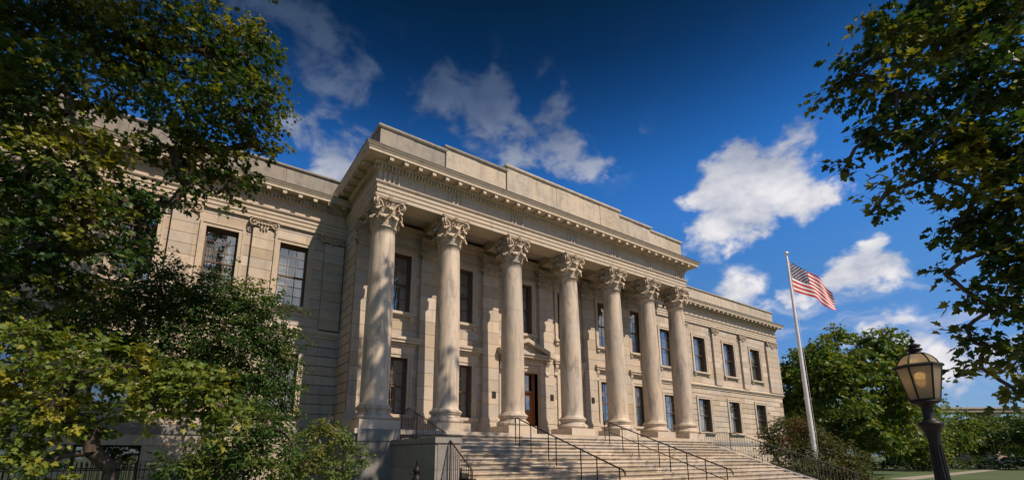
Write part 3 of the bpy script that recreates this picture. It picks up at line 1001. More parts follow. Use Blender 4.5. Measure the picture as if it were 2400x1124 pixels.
def window(x0, x1, z0, z1, yf, cols, rt_, rb_, curtain='sides', sill=True, hood=False, brackets=False):
    yg = yf + .25
    mb = MB()
    fwd = .07
    mb.box(x0, x0 + fwd, yg - .03, yg + .09, z0, z1)
    mb.box(x1 - fwd, x1, yg - .03, yg + .09, z0, z1)
    mb.box(x0 + fwd, x1 - fwd, yg - .03, yg + .09, z1 - fwd, z1)
    mb.box(x0 + fwd, x1 - fwd, yg - .03, yg + .09, z0, z0 + .09)
    zm = z0 + (z1 - z0) * .5
    mb.box(x0 + fwd, x1 - fwd, yg - .022, yg + .075, zm - .03, zm + .03)
    o = mb.obj('window', WOOD, bld)
    bars = MB()
    ix0, ix1 = x0 + fwd, x1 - fwd
    for (a, b, n, dy) in ((zm + .03, z1 - fwd, rt_, 0.0), (z0 + .09, zm - .03, rb_, .03)):
        cw = (ix1 - ix0) / cols
        rh = (b - a) / n
        for c in range(1, cols):
            bars.box(ix0 + cw * c - .013, ix0 + cw * c + .013, yg + .005 + dy, yg + .035 + dy, a, b)
        for r_ in range(1, n):
            bars.box(ix0, ix1, yg + .008 + dy, yg + .032 + dy, a + rh * r_ - .013, a + rh * r_ + .013)
        for c in range(cols):
            for r_ in range(n):
                tilt = Matrix.Rotation(random.uniform(-.006, .006), 4, 'X') @ Matrix.Rotation(random.uniform(-.006, .006), 4, 'Z')
                M = Matrix.Translation((ix0 + cw * (c + .5), yg + .02 + dy, a + rh * (r_ + .5))) @ tilt @ Matrix.Diagonal((cw - .01, .006, rh - .01, 1))
                instance(PANE, 'pane', o, M)
    bars.obj('glazing_bars', WOOD, o)
    if random.random() < .45:
        zb_ = z1 - (z1 - z0) * random.uniform(.18, .55)
        MB().box(x0 + .05, x1 - .05, yg + .12, yg + .128, zb_, z1 - .03).obj('roller_blind', BLIND, o)
    if curtain:
        for s in (-1, 1):
            w = (x1 - x0) * (random.uniform(.2, .42) if curtain == 'sides' else random.uniform(.40, .485))
            xa = x0 + .02 if s < 0 else x1 - .02 - w
            zlo = z0 + .05 if curtain != 'blind' else zm - .2
            def P(u, v, xa=xa, w=w, zlo=zlo):
                return (xa + u * w, yg + .17 + .03 * math.sin(u * 26 + v) + .01 * math.sin(u * 61), zlo + v * (z1 - zlo - .05))
            MB().grid(P, 30, 2).obj('curtain', CURTAIN, o)
    MB().box(x0 - .05, x1 + .05, yf + .505, yf + .515, z0 - .05, z1 + .05).obj('interior', DARKROOM, o)
    # stone surround
    s = MB()
    for (w0, w1, pr) in ((0.0, .13, .045), (.13, .22, .075)):
        s.box(x0 - w1, x0 - w0, yf - pr, yf + .03, z0, z1 + w1)
        s.box(x1 + w0, x1 + w1, yf - pr, yf + .03, z0, z1 + w1)
        s.box(x0 - w0, x1 + w0, yf - pr, yf + .03, z1 + w0, z1 + w1)
    s.obj('surround', STONE_TRIM, o)
    if sill:
        s = MB().box(x0 - .28, x1 + .28, yf - .17, yf + .22, z0 - .13, z0 - .002)
        s.box(x0 - .24, x1 + .24, yf - .10, yf + .03, z0 - .20, z0 - .13)
        if brackets:
            for bx in (x0 - .10, x1 + .10):
                s.prism([(yf + .02, z0 - .20), (yf - .11, z0 - .20), (yf - .10, z0 - .30), (yf + .02, z0 - .42)], 'x', bx - .09, bx + .09)
        s.obj('sill', STONE_TRIM, o)
    if hood:
        h = MB()
        zt = z1 + .55
        h.box(x0 - .32, x1 + .32, yf - .05, yf + .02, z1 + .22, zt)
        h.box(x0 - .40, x1 + .40, yf - .12, yf + .02, zt, zt + .10)
        h.box(x0 - .50, x1 + .50, yf - .26, yf + .02, zt + .10, zt + .22)
        h.box(x0 - .54, x1 + .54, yf - .31, yf + .02, zt + .22, zt + .34)
        if hood == 'consoles':
            for bx in (x0 - .33, x1 + .33):
                h.prism([(yf + .02, zt + .10), (yf - .22, zt + .10), (yf - .20, zt - .10), (yf - .08, zt - .35), (yf - .10, zt - .5), (yf + .02, zt - .55)], 'x', bx - .10, bx + .10)
        h.obj('hood', STONE_TRIM, o)
    return o


for i, (a, b) in enumerate(PAV_UP):
    window(a, b, *UP, YB, 2, 2, 2, 'sides' if i != 3 else None, brackets=True)
for i, p in enumerate(PAV_LO):
    if p:
        window(p[0], p[1], *LO, YB, 2, 2, 2, 'sides', hood='consoles' if i >= 3 else True)
for (a, b) in RW:
    window(a, b, *UP, YW, 3, 3, 1, 'full', brackets=True)
    window(a, b, *LO, YW, 3, 3, 1, 'full')
for (a, b) in LW:
    window(a, b, *UP, YW, 3, 3, 3, 'sides', brackets=True)
    window(a, b, *LO, YW, 3, 3, 2, 'sides')
for (a, b, c, d) in BASE_OPS:
    mb = MB()
    yb = YW + .1
    mb.box(a, a + .06, yb, yb + .08, c, d).box(b - .06, b, yb, yb + .08, c, d).box(a, b, yb + .002, yb + .078, d - .06, d).box((a + b) / 2 - .03, (a + b) / 2 + .03, yb, yb + .08, c, d)
    o = mb.obj('basement_window', IRON, bld)
    instance(PANE, 'pane', o, Matrix.Translation(((a + b) / 2, yb + .05, (c + d) / 2)) @ Matrix.Diagonal((b - a - .1, .006, d - c - .1, 1)))
    MB().box(a - .05, b + .05, YW + .37, YW + .379, c - .05, d + .05).obj('interior', DARKROOM, o)

# the entrance door with its pediment
dx0, dx1, dz0, dz1 = DOOR
yd = YB + .34
mb = MB()
mb.box(dx0, dx0 + .10, yd - .05, yd + .12, dz0, dz1).box(dx1 - .10, dx1, yd - .05, yd + .12, dz0, dz1)
mb.box(dx0 + .1, dx1 - .1, yd - .05, yd + .12, dz1 - .10, dz1).box(dx0 + .1, dx1 - .1, yd - .048, yd + .118, 4.90, 5.02)
dr = mb.obj('entrance_door', DOORWOOD, bld)
mid = (dx0 + dx1) / 2
for s in (0, 1):
    a, b = (dx0 + .11, mid - .005) if s == 0 else (mid + .005, dx1 - .11)
    l = MB().box(a, b, yd + .02, yd + .07, dz0 + .02, 4.89)
    for (za, zb) in ((2.85, 3.45), (3.6, 3.95)):
        l.box(a + .12, b - .12, yd, yd + .02, za, zb).box(a + .17, b - .17, yd - .012, yd, za + .05, zb - .05)
    o = l.obj('door_leaf', DOORWOOD, dr)
    instance(PANE, 'pane', o, Matrix.Translation(((a + b) / 2, yd + .012, 4.40)) @ Matrix.Diagonal((b - a - .26, .008, .76, 1)))
    fr = MB().box(a + .10, b - .10, yd - .004, yd + .02, 3.99, 4.05).box(a + .10, b - .10, yd - .004, yd + .02, 4.77, 4.83)
    fr.obj('glazing_frame', DOORWOOD, o)
    MB().tube([(mid + (-.09 if s == 0 else .09), yd - .05, 3.75), (mid + (-.09 if s == 0 else .09), yd - .05, 4.15)], .016, 8).obj('handle', IRON_BROWN, o)
instance(PANE, 'transom_pane', dr, Matrix.Translation((mid, yd + .03, 5.45)) @ Matrix.Diagonal((dx1 - dx0 - .22, .008, .84, 1)))
MB().box(dx0 - .02, dx1 + .02, yd + .125, yd + .135, dz0, dz1).obj('interior', DARKROOM, dr)
s = MB()
for (w0, w1, pr) in ((0, .16, .05), (.16, .30, .10)):
    s.box(dx0 - w1, dx0 - w0, YB - pr, YB + .3, dz0, dz1 + w1).box(dx1 + w0, dx1 + w1, YB - pr, YB + .3, dz0, dz1 + w1).box(dx0 - w0, dx1 + w0, YB - pr, YB + .3, dz1 + w0, dz1 + w1)
s.obj('door_surround', STONE_TRIM, dr)
for sx, x in ((-1, dx0 - .48), (1, dx1 + .48)):
    c = MB().box(x - .13, x + .13, YB - .10, YB + .02, dz0 + .35, 6.15)
    c.box(x - .16, x + .16, YB - .14, YB + .02, dz0, dz0 + .35)
    c.prism([(YB + .02, 6.62), (YB - .34, 6.62), (YB - .32, 6.45), (YB - .20, 6.28), (YB - .17, 6.05), (YB - .22, 5.85), (YB - .13, 5.72), (YB + .02, 5.70)], 'x', x - .11, x + .11)
    c.obj('console', STONE_TRIM, dr)
p = MB()
hw = (dx1 - dx0) / 2 + .72
p.box(mid - hw + .12, mid + hw - .12, YB - .12, YB + .02, 6.30, 6.62)
p.box(mid - hw, mid + hw, YB - .42, YB + .02, 6.62, 6.74)
p.box(mid - hw - .05, mid + hw + .05, YB - .48, YB + .02, 6.74, 6.84)
p.prism([(mid - hw + .1, 6.84), (mid + hw - .1, 6.84), (mid, 7.36)], 'y', YB - .20, YB + .02)
for sx in (-1, 1):
    p.prism([(mid + sx * (hw + .08), 6.842), (mid + sx * (hw + .08), 6.95), (mid, 7.62), (mid, 7.42), (mid + sx * (hw - .25), 6.842)], 'y', YB - .47, YB + .02)
p.obj('pediment', STONE_TRIM, dr, recalc=True)
# small plaques on the pilasters
for x, z in ((6.30, 4.45), (9.95, 4.55), (12.95, 4.6)):
    MB().box(x + .12, x + .34, 1.775, 1.80, z, z + .32).obj('plaque', IRON_BROWN, bld)

# podium under the porch, pedestal below the first column
b = MB().box(-.95, 19.85, -.90, YB + .02, 0, 2.50)
b.obj('podium', GRANITE, bld)
for i in range(9):
    a, c = -.97 + 20.84 * i / 9, -.97 + 20.84 * (i + 1) / 9
    M = Matrix.Translation(((a + c) / 2, .48, 2.585)) @ Matrix.Diagonal((c - a - .006, 2.94, .168, 1))
    instance(UNIT, 'floor_slab', bld, M)
b = MB().box(-.86, .66, -1.02, -.88, 0, 1.55).box(-.84, .64, -1.0, -.88, 1.56, 2.24).box(-.86, .66, -1.03, -.88, 2.25, 2.66)
b.obj('pedestal', GRANITE, bld)

# ------------------------------------------------------------------ stairs
SX0, SX1 = 1.20, 18.62
st = empty('entrance_stairs', (9.9, -5, 0), 'broad flight of worn pale stone steps leading up to the columns', 'stairs')
NST, RIS, TRD = 19, 0.1405, 0.40
Y0 = -.95
for i in range(NST):
    zt = 2.67 - RIS * (i + 1)
    yb_ = Y0 - TRD * i
    yf_ = yb_ - TRD
    s = None
    n = random.choice((4, 5, 6))
    cuts = sorted([SX0] + [SX0 + (SX1 - SX0) * (k + random.uniform(-.28, .28)) / n for k in range(1, n)] + [SX1])
    core = MB().box(SX0 + .02, SX1 - .02, yf_ + .05, yb_ + .08, max(0, zt - RIS - .02), zt - .02)
    so = core.obj('step', STONE_JOINT, st)
    for c0, c1 in zip(cuts[:-1], cuts[1:]):
        j = random.uniform(-.006, .006)
        jz = random.uniform(-.004, .003)
        a, b = c0 + .004, c1 - .004
        y0_, y1_ = yf_ + j, yb_ + .05
        z0_, z1_ = zt - RIS + .006, zt + jz
        e = MB()
        # worn, rounded nosing
        prof = [(y1_, z0_), (y0_ + .045, z0_), (y0_ + .04, z1_ - .055), (y0_, z1_ - .045), (y0_ - .002, z1_ - .016), (y0_ + .012, z1_ - .002), (y0_ + .03, z1_), (y1_, z1_)]
        e.prism(prof, 'x', a, b)
        e.obj('step_stone', STONE_STEP, so, recalc=True)
# cheek wall on the left
ck = MB().box(.40, SX0 - .002, -4.40, -.905, 0, 2.12)
cko = ck.obj('cheek_wall', STONE_JOINT, st)
for (z0, z1) in ((0, .62), (.62, 1.36), (1.36, 2.10)):
    for (y0, y1) in ((-4.42, -2.75), (-2.75, -.91)):
        instance(UNIT_GRANITE, 'stone_block', cko, Matrix.Translation((.395, (y0 + y1) / 2, (z0 + z1) / 2)) @ Matrix.Diagonal((.07, y1 - y0 - .008, z1 - z0 - .008, 1)))
    instance(UNIT_GRANITE, 'stone_block', cko, Matrix.Translation(((.43 + SX0) / 2, -4.41, (z0 + z1) / 2)) @ Matrix.Diagonal((SX0 - .436, .05, z1 - z0 - .008, 1)))
MB().box(.33, SX0 + .03, -4.47, -.91, 2.12, 2.29).obj('coping', GRANITE, cko)
# stringer on the right
pts = [(-.95, 2.50), (-.95 - NST * TRD, .0), (-.95 - NST * TRD + .9, 0), (-.95, 0)]
MB().prism(pts, 'x', SX1 + .01, SX1 + .5).obj('stringer', GRANITE, st, recalc=True)


def slope(y):
    return 2.67 + (y + .95) * RIS / TRD


# ------------------------------------------------------------------ railings
def post_rail(name, label, x, ys, mat, rail2, level, r=.024, group=None, hgt=.92):
    """stair handrail standing on the steps at X = x; ys = post positions from top to bottom"""
    o = empty(name, (x, ys[0], slope(ys[0])), label, 'handrail', group)
    a, b = ys[0], ys[-1]
    zt = lambda y: slope(y) + hgt
    top = [(x, a + .30, zt(a) + .02 - .12), (x, a + .26, zt(a) + .06), (x, a + .12, zt(a) + .07), (x, a, zt(a) + .01)] + [(x, y, zt(y)) for y in ys[1:]] + [(x, b - .12, zt(b) - .03), (x, b - .2, zt(b) - .1), (x, b - .22, zt(b) - .22)]
    MB().tube(top, r, 8).obj('rail', mat, o)
    if rail2:
        MB().tube([(x, y, zt(y) - .42) for y in ys], r * .7, 8).obj('lower_rail', mat, o)
    for y in ys:
        n = int((-.95 - y) / TRD) + 1
        MB().tube([(x, y, 2.67 - RIS * n - .01), (x, y, zt(y))], r * .78, 8).obj('post', mat, o)
    for y in (ys[0] + .26,):
        n = int((-.95 - y) / TRD) + 1
        MB().tube([(x, y, 2.67 - RIS * n - .01), (x, y, zt(a) + .05)], r * .78, 8).obj('post', mat, o)
    return o


post_rail('handrail', 'black iron handrail on the steps left of centre, with a curled top', 5.0, [-2.3, -3.0, -4.0, -4.4, -5.6, -6.3, -7.2], IRON, False, 0, group='handrails on the steps')
post_rail('handrail', 'double black iron handrail on the steps with upper and lower bar', 10.25, [-2.0, -2.75, -3.6, -4.6, -5.1, -5.85, -6.6, -7.4], IRON, True, 0, group='handrails on the steps')


def baluster_rail(name, label, mat, x, top, foot, step, posts, r=.02):
    """top / foot: lists of (y, z) along the rail; balusters every step"""
    o = empty(name, (x, foot[0][0], foot[0][1]), label, 'railing')

    def at(L, y):
        for (a, b) in zip(L[:-1], L[1:]):
            if min(a[0], b[0]) - 1e-6 <= y <= max(a[0], b[0]) + 1e-6:
                q = (y - a[0]) / (b[0] - a[0])
                return a[1] + q * (b[1] - a[1])
        return L[-1][1]
    MB().tube([(x, y, z) for y, z in top], r, 8).obj('rail', mat, o)
    MB().tube([(x, y, z + .08) for y, z in foot], r * .7, 6).obj('lower_rail', mat, o)
    y = top[0][0]
    while y > top[-1][0] + .02:
        za, zb = at(foot, y), at(top, y)
        if zb - za > .12:
            MB().tube([(x, y, za + .08), (x, y, zb)], .009, 6).obj('baluster', mat, o)
        y -= step
    for y in posts:
        MB().tube([(x, y, at(foot, y)), (x, y, at(top, y) + .02)], r * 1.1, 8).obj('post', mat, o)
    return o


baluster_rail('railing', 'brown iron railing with close balusters on top of the cheek wall', IRON_BROWN, .72, [(-.95, 3.30), (-1.62, 3.38), (-4.35, 2.42)], [(-.92, 2.295), (-4.40, 2.295)], .125, [-.96, -2.3])
baluster_rail('railing', 'brown iron railing descending in front of the cheek wall beside the steps', IRON_BROWN, .80, [(-4.50, 2.20), (-5.75, 1.40), (-5.80, 1.30)], [(-4.48, .9), (-5.80, .45)], .12, [-4.52, -5.78])
top = [(1.2, 2.98), (-2.3, 2.98)] + [(y, slope(y) + .92) for y in (-2.9, -4.2, -5.6, -6.65, -8.3)]
foot = [(1.2, 2.52), (-1.2, 2.30)] + [(y, slope(y) - .06) for y in (-1.9, -8.3)]
baluster_rail('railing', 'grey green iron railing along the right edge of the steps', IRON_GREEN, SX1 + .28, top, foot, .135, [1.1, -2.6, -4.2, -5.6, -6.65, -8.2])

# iron newel post in front of the cheek wall and the basement fence
nw = MB().lathe([(.12, 0), (.12, .2), (.085, .22), (.08, .95), (.12, 1.0), (.14, 1.1), (.09, 1.2), (.06, 1.25), (.09, 1.3), (.11, 1.36), (.07, 1.42), (.035, 1.5), (.05, 1.54), (.005, 1.68)], 14, (-.28, -4.6, 0))
o = nw.obj('iron_newel_post', IRON)
tag(o, 'dark cast iron post with cross arms standing against the cheek wall', 'post')
MB().box(-.50, -.06, -4.62, -4.58, 1.25, 1.30).box(-.46, -.10, -4.622, -4.578, 1.46, 1.50).obj('cross_arm', IRON, o)
fc = empty('iron_fence', (-7, 2.2, 0), 'dark iron picket fence before the basement windows under the trees', 'fence')
MB().box(-11, -1.6, 2.19, 2.22, 1.30, 1.34).box(-11, -1.6, 2.19, 2.22, .2, .24).obj('rail', IRON, fc)
pk = MB().lathe([(.011, 0), (.011, 1.42), (.022, 1.45), (.003, 1.58)], 6).mesh('picket', IRON)
for i in range(72):
    instance(pk, 'picket', fc, Matrix.Translation((-10.95 + i * .13, 2.205, 0)))

# ------------------------------------------------------------------ flagpole and flag
FX, FY = 25.2, -4.0
pr = [(.22, 0), (.22, .12), (.145, .16), (.135, 2.5), (.105, 8), (.058, 14.15), (.045, 14.2), (.045, 14.28)]
fp = MB().lathe(pr, 20, (FX, FY, 0)).obj('flagpole', STEEL)
tag(fp, 'tall silver metal flagpole rising out of the shrubs beside the steps', 'flagpole')
MB().lathe([(.005, -.13)] + [(.13 * math.cos(a), .13 * math.sin(a)) for a in np.linspace(-1.3, 1.3, 9)] + [(.005, .13)], 16, (FX, FY, 14.40), cap=False).obj('ball_finial', STEEL, fp)
MB().tube([(FX + .09, FY - .06, 14.1), (FX + .16, FY - .10, 12.0), (FX + .20, FY - .12, 6), (FX + .21, FY - .13, 1.4)], .008, 5).obj('halyard', FLAG_WHITE, fp)
fd = Vector((.86, -.51, 0)).normalized()
fn = Vector((.51, .86, 0)).normalized()
F0 = Vector((FX, FY, 13.86)) + fd * .16


def flag_pt(s, t_):
    L, Hh = 2.72, 1.98
    hh = Hh * (1 - .36 * s ** 1.3)
    drop = 1.98 * s - .18 * math.sin(s * 3.1)
    x = L * s * .96
    wv = .16 * math.sin(s * 8.2 + t_ * 1.5) * (0.25 + s) + .06 * math.sin(s * 17 - t_ * 4) * s
    p_ = F0 + fd * (x + .05 * math.sin(t_ * 5 + s * 6) * s) + fn * wv
    p_.z += -drop - t_ * hh + .05 * math.sin(s * 10 + t_ * 2) * s
    return p_


NU, NV = 60, 39
f = MB()
vs = [flag_pt(i / NU, j / NV) for j in range(NV + 1) for i in range(NU + 1)]
f.v = [tuple(v) for v in vs]
for j in range(NV):
    for i in range(NU):
        f.f.append((j * (NU + 1) + i, j * (NU + 1) + i + 1, (j + 1) * (NU + 1) + i + 1, (j + 1) * (NU + 1) + i))
        stripe = j // 3
        canton = i < NU * .4 and stripe < 7
        f.mi.append(2 if canton else (0 if stripe % 2 == 0 else 1))
        f.sm.append(True)
fl = f.obj('flag', [FLAG_RED, FLAG_WHITE, FLAG_BLUE])
tag(fl, 'american flag with red and white stripes waving from the flagpole', 'flag')
stars = MB()
for r_ in range(9):
    for c in range(6 if r_ % 2 == 0 else 5):
        s = (.4 / 12) * (2 * c + 1 + (r_ % 2))
        t_ = (7 / 13 / 10) * (r_ + 1)
        for sd in (-1, 1):
            c0 = flag_pt(s, t_)
            du = (flag_pt(s + .01, t_) - c0).normalized()
            dv = (flag_pt(s, t_ + .01) - c0).normalized()
            nn = du.cross(dv).normalized() * sd * .006
            ring = []
            for k in range(10):
                rr = (.058 if k % 2 == 0 else .024)
                a = math.pi * k / 5
                ring.append(c0 + nn + du * rr * math.sin(a) - dv * rr * math.cos(a))
            stars.add(ring, [tuple(range(10))])
tag(stars.obj('stars', FLAG_WHITE, fl), kind='stuff')
SLV = MB().tube([flag_pt(0, t_ / 8) - fd * .02 for t_ in range(9)], .02, 6).obj('hoist_sleeve', FLAG_WHITE, fl)

# ------------------------------------------------------------------ street lamp
LX, LY = .66, -15.50
lp = empty('street_lamp', (LX, LY, 0), 'black cast iron street lamp with frosted glass lantern lit by a warm bulb', 'street lamp')
tilt = Matrix.Translation((LX, LY, 0)) @ Matrix.Rotation(R(-1.5), 4, Vector((.56, .83, 0)))
mb = MB()
n = 16
prof = [(.15, 0), (.15, .35), (.115, .42), (.11, .5), (.095, .55), (.055, 1.9)]
mb.lathe(prof, 24)
for k in range(12):   # flutes
    a = 2 * math.pi * k / 12
    mb.tube([(.093 * math.cos(a), .093 * math.sin(a), .58), (.054 * math.cos(a), .054 * math.sin(a), 1.88)], .011, 6)
mb.obj('post', IRON, lp, tilt @ Matrix.Diagonal((.86, .86, 1, 1)))
MB().lathe([(.055, 1.86), (.064, 1.92), (.075, 1.98), (.105, 2.06), (.13, 2.08), (.13, 2.105), (.085, 2.12), (.06, 2.15), (.058, 2.25), (.07, 2.28), (.10, 2.30), (.15, 2.315), (.155, 2.335), (.05, 2.34)], 24).obj('collar', IRON, lp, tilt @ Matrix.Diagonal((.84, .84, 1, 1)))
ZB, ZT, RB, RT = 2.345, 2.705, .122, .192
hexa = lambda r_, z: [(r_ * math.cos(a), r_ * math.sin(a), z) for a in [math.pi / 6 + math.pi / 3 * k + .35 for k in range(6)]]
fr = MB()
b0, b1 = hexa(RB, ZB), hexa(RT, ZT)
for k in range(6):
    fr.tube([b0[k], b1[k]], .009, 6)
    fr.tube([b0[k], b0[(k + 1) % 6]], .012, 6)
    fr.tube([b1[k], b1[(k + 1) % 6]], .014, 6)
fr.obj('lantern_frame', IRON, lp, tilt)
for k in range(6):
    k2 = (k + 1) % 6
    cen = (Vector(b0[k]) + Vector(b1[k2])) / 2
    q = [Vector(b0[k]), Vector(b0[k2]), Vector(b1[k2]), Vector(b1[k])]
    nn = (q[1] - q[0]).cross(q[3] - q[0]).normalized() * .002
    mb = MB()
    mb.add([p_ - nn for p_ in q] + [p_ + nn for p_ in q], [(0, 1, 2, 3), (7, 6, 5, 4), (0, 4, 5, 1), (1, 5, 6, 2), (2, 6, 7, 3), (3, 7, 4, 0)])
    mb.obj('glass_panel', FROST, lp, tilt, recalc=True)
# rim and domed glass roof
MB().lathe([(.18, 2.70), (.212, 2.69), (.217, 2.708), (.203, 2.725), (.172, 2.732), (.158, 2.705)], 6, smooth=False, a0=math.pi / 6 + .35, cap=False).obj('rim', IRON, lp, tilt)
dome = [(.172, 2.73), (.156, 2.77), (.130, 2.805), (.10, 2.83), (.072, 2.842)]
for k in range(6):
    a0_ = math.pi / 6 + .35 + k * math.pi / 3
    a1_ = a0_ + math.pi / 3
    def P(u, v, a0_=a0_, a1_=a1_):
        q = v * 4
        i = min(3, int(q))
        rr = dome[i][0] + (dome[i + 1][0] - dome[i][0]) * (q - i)
        zz = dome[i][1] + (dome[i + 1][1] - dome[i][1]) * (q - i)
        A, B = Vector((rr * math.cos(a0_), rr * math.sin(a0_), zz)), Vector((rr * math.cos(a1_), rr * math.sin(a1_), zz))
        return A + (B - A) * u
    MB().grid(P, 2, 4).obj('roof_glass', FROST, lp, tilt)
    MB().tube([(r_ * math.cos(a0_), r_ * math.sin(a0_), z) for r_, z in dome], .009, 6).obj('roof_rib', IRON, lp, tilt)
MB().lathe([(.082, 2.838), (.086, 2.848), (.06, 2.858), (.05, 2.875), (.07, 2.883), (.072, 2.898), (.042, 2.91), (.046, 2.925), (.066, 2.932), (.06, 2.943), (.026, 2.958), (.010, 2.968), (.022, 2.984), (.024, 2.994), (.014, 3.01), (.003, 3.05)], 20).obj('finial', IRON, lp, tilt)
MB().lathe([(.005, -.045), (.03, -.035), (.045, 0), (.03, .035), (.005, .045)], 14, (0, 0, 2.53), cap=False).obj('bulb', BULB, lp, tilt)
MB().lathe([(.03, 2.34), (.03, 2.38), (.02, 2.41)], 12).obj('lamp_holder', IRON, lp, tilt)
pl = bpy.data.lights.new('lamp_light', 'POINT')
pl.energy = 1.5
pl.color = (1, .62, .26)
pl.shadow_soft_size = .05
plo = bpy.data.objects.new('lamp_light', pl)
link(plo, lp, tilt @ Matrix.Translation((0, 0, 2.60)))

# crown clumps of the planting: x, y, z, radius in metres
BLOB_A = [(-10.37, -2.15, 12.19, 1.30), (-9.61, -1.75, 13.40, 1.41), (-8.01, -3.20, 12.52, 1.35), (-6.69, -3.50, 12.60, 1.35), (-5.69, -3.64, 12.90, 0.98), (-5.21, -3.58, 13.81, 0.57), (-4.87, -3.84, 11.59, 0.61), (-5.67, -3.78, 11.11, 1.12), (-6.84, -4.07, 10.50, 1.08), (-7.98, -2.48, 12.03, 0.94), (-9.12, -3.68, 10.16, 1.29), (-9.96, -2.96, 9.58, 1.19), (-5.95, -3.25, 9.85, 0.94), (-5.46, -3.16, 9.16, 0.66), (-4.98, -3.55, 10.34, 0.48), (-7.00, -3.11, 9.65, 0.79), (-8.12, -3.96, 8.71, 0.60), (-9.01, -3.82, 8.11, 1.14), (-9.64, -3.22, 7.47, 1.04), (-8.26, -4.07, 7.19, 0.85), (-7.63, -3.43, 7.81, 0.57), (-6.50, -3.18, 8.66, 0.51), (-8.96, -3.40, 6.45, 0.95), (-8.07, -3.36, 6.38, 0.79), (-9.33, -2.93, 5.61, 0.95), (-11.65, -1.59, 11.05, 1.66), (-11.08, -1.78, 8.03, 1.59), (-12.47, -1.19, 13.88, 2.17), (-10.44, -1.72, 15.35, 2.11), (-7.99, -2.92, 15.99, 2.07), (-8.39, -2.32, 5.58, 0.62), (-7.40, -2.78, 7.12, 0.49), (-7.15, -3.18, 7.96, 0.43)]
BLOB_B = [(-5.50, -0.22, 6.60, 1.15), (-4.32, -0.71, 6.40, 1.10), (-3.73, -0.82, 5.33, 0.89), (-4.66, -0.62, 5.10, 1.20), (-6.27, 0.11, 6.41, 1.07), (-7.17, 0.40, 6.19, 1.05), (-5.87, -0.01, 4.93, 1.32), (-3.43, -0.90, 3.96, 0.61), (-4.06, -0.68, 3.80, 1.07), (-7.02, 0.03, 7.21, 0.79), (-7.50, 0.55, 5.09, 1.15), (-3.17, -0.89, 4.68, 0.48), (-8.23, 1.05, 6.44, 0.92), (-4.99, -0.36, 4.03, 1.05), (-3.27, -0.79, 3.16, 0.54), (-6.39, 0.50, 3.89, 1.05), (-8.86, 1.44, 5.62, 1.03), (-10.14, 2.31, 5.62, 1.03)]
BLOB_C = [(-8.46, -4.57, 4.03, 0.55), (-8.55, -4.65, 3.16, 0.65), (-7.70, -5.28, 3.40, 0.53), (-7.00, -5.99, 3.36, 0.56), (-6.27, -6.21, 3.24, 0.61), (-5.70, -6.53, 3.04, 0.57), (-5.16, -6.54, 2.62, 0.33), (-6.45, -6.42, 2.64, 0.50), (-7.91, -5.39, 2.49, 0.70), (-8.50, -4.88, 2.04, 0.62), (-7.32, -5.53, 2.43, 0.48), (-5.41, -6.54, 2.37, 0.41), (-7.95, -5.38, 1.63, 0.46), (-9.31, -4.29, 2.82, 0.87)]
BLOB_D = [(-4.12, -4.35, 2.43, 0.62), (-4.60, -4.13, 1.92, 0.77), (-3.97, -4.56, 1.48, 0.56), (-5.15, -4.00, 1.44, 0.60), (-3.52, -4.49, 1.93, 0.37), (-5.90, -4.12, 1.45, 0.47), (-4.45, -3.63, 2.89, 0.49)]
BLOB_E = [(-2.82, -3.33, 2.29, 0.38), (-2.41, -3.42, 2.53, 0.38), (-2.17, -3.73, 2.18, 0.40), (-1.84, -3.86, 1.83, 0.33), (-2.99, -3.63, 1.56, 0.43), (-2.29, -3.94, 1.39, 0.52), (-2.63, -3.59, 1.89, 0.35), (-1.61, -3.95, 1.60, 0.23), (-3.28, -3.52, 1.39, 0.34)]
BLOB_F = [(4.93, -16.30, 9.11, 0.89), (4.16, -15.72, 8.89, 0.74), (3.61, -15.16, 8.61, 0.56), (3.27, -14.73, 8.36, 0.34), (2.99, -14.32, 7.99, 0.23), (3.43, -15.18, 7.77, 0.54), (4.06, -15.83, 7.72, 0.74), (4.50, -16.30, 7.43, 0.75), (3.24, -14.64, 7.16, 0.33), (3.28, -15.10, 6.96, 0.46), (3.49, -15.55, 6.70, 0.54), (3.94, -15.90, 6.44, 0.63), (4.21, -16.30, 6.31, 0.59), (3.12, -14.42, 6.65, 0.18), (3.18, -14.74, 5.83, 0.20), (3.30, -14.99, 6.01, 0.28), (3.48, -15.38, 6.10, 0.42), (3.84, -15.75, 5.66, 0.53), (4.12, -16.12, 5.43, 0.58), (3.86, -15.42, 5.31, 0.27), (3.98, -15.77, 4.91, 0.46), (4.13, -16.02, 4.58, 0.51), (3.71, -15.24, 4.54, 0.17), (3.83, -15.46, 4.15, 0.29), (4.01, -15.75, 3.84, 0.38), (3.93, -15.29, 3.70, 0.13), (3.94, -15.57, 3.35, 0.30), (4.15, -15.79, 3.20, 0.37), (3.94, -15.36, 3.04, 0.15), (4.18, -15.64, 2.59, 0.26), (3.92, -15.33, 3.45, 0.10), (3.21, -14.59, 5.71, 0.16), (3.63, -15.12, 2.93, 0.10), (4.23, -15.45, 9.54, 0.54), (3.96, -15.03, 9.57, 0.40), (5.04, -16.89, 7.82, 1.02), (4.92, -16.65, 5.87, 0.98), (4.72, -16.27, 4.02, 0.82), (4.98, -16.38, 10.65, 1.15), (5.82, -17.19, 10.66, 1.35)]
BLOB_R = [(25.27, -1.44, 3.11, 0.65), (26.00, -2.06, 3.56, 0.76), (26.47, -2.97, 3.47, 0.85), (26.74, -3.62, 2.93, 0.84), (25.19, -2.41, 2.30, 1.00), (25.86, -3.40, 2.04, 1.08), (24.44, -1.87, 2.17, 0.68)]
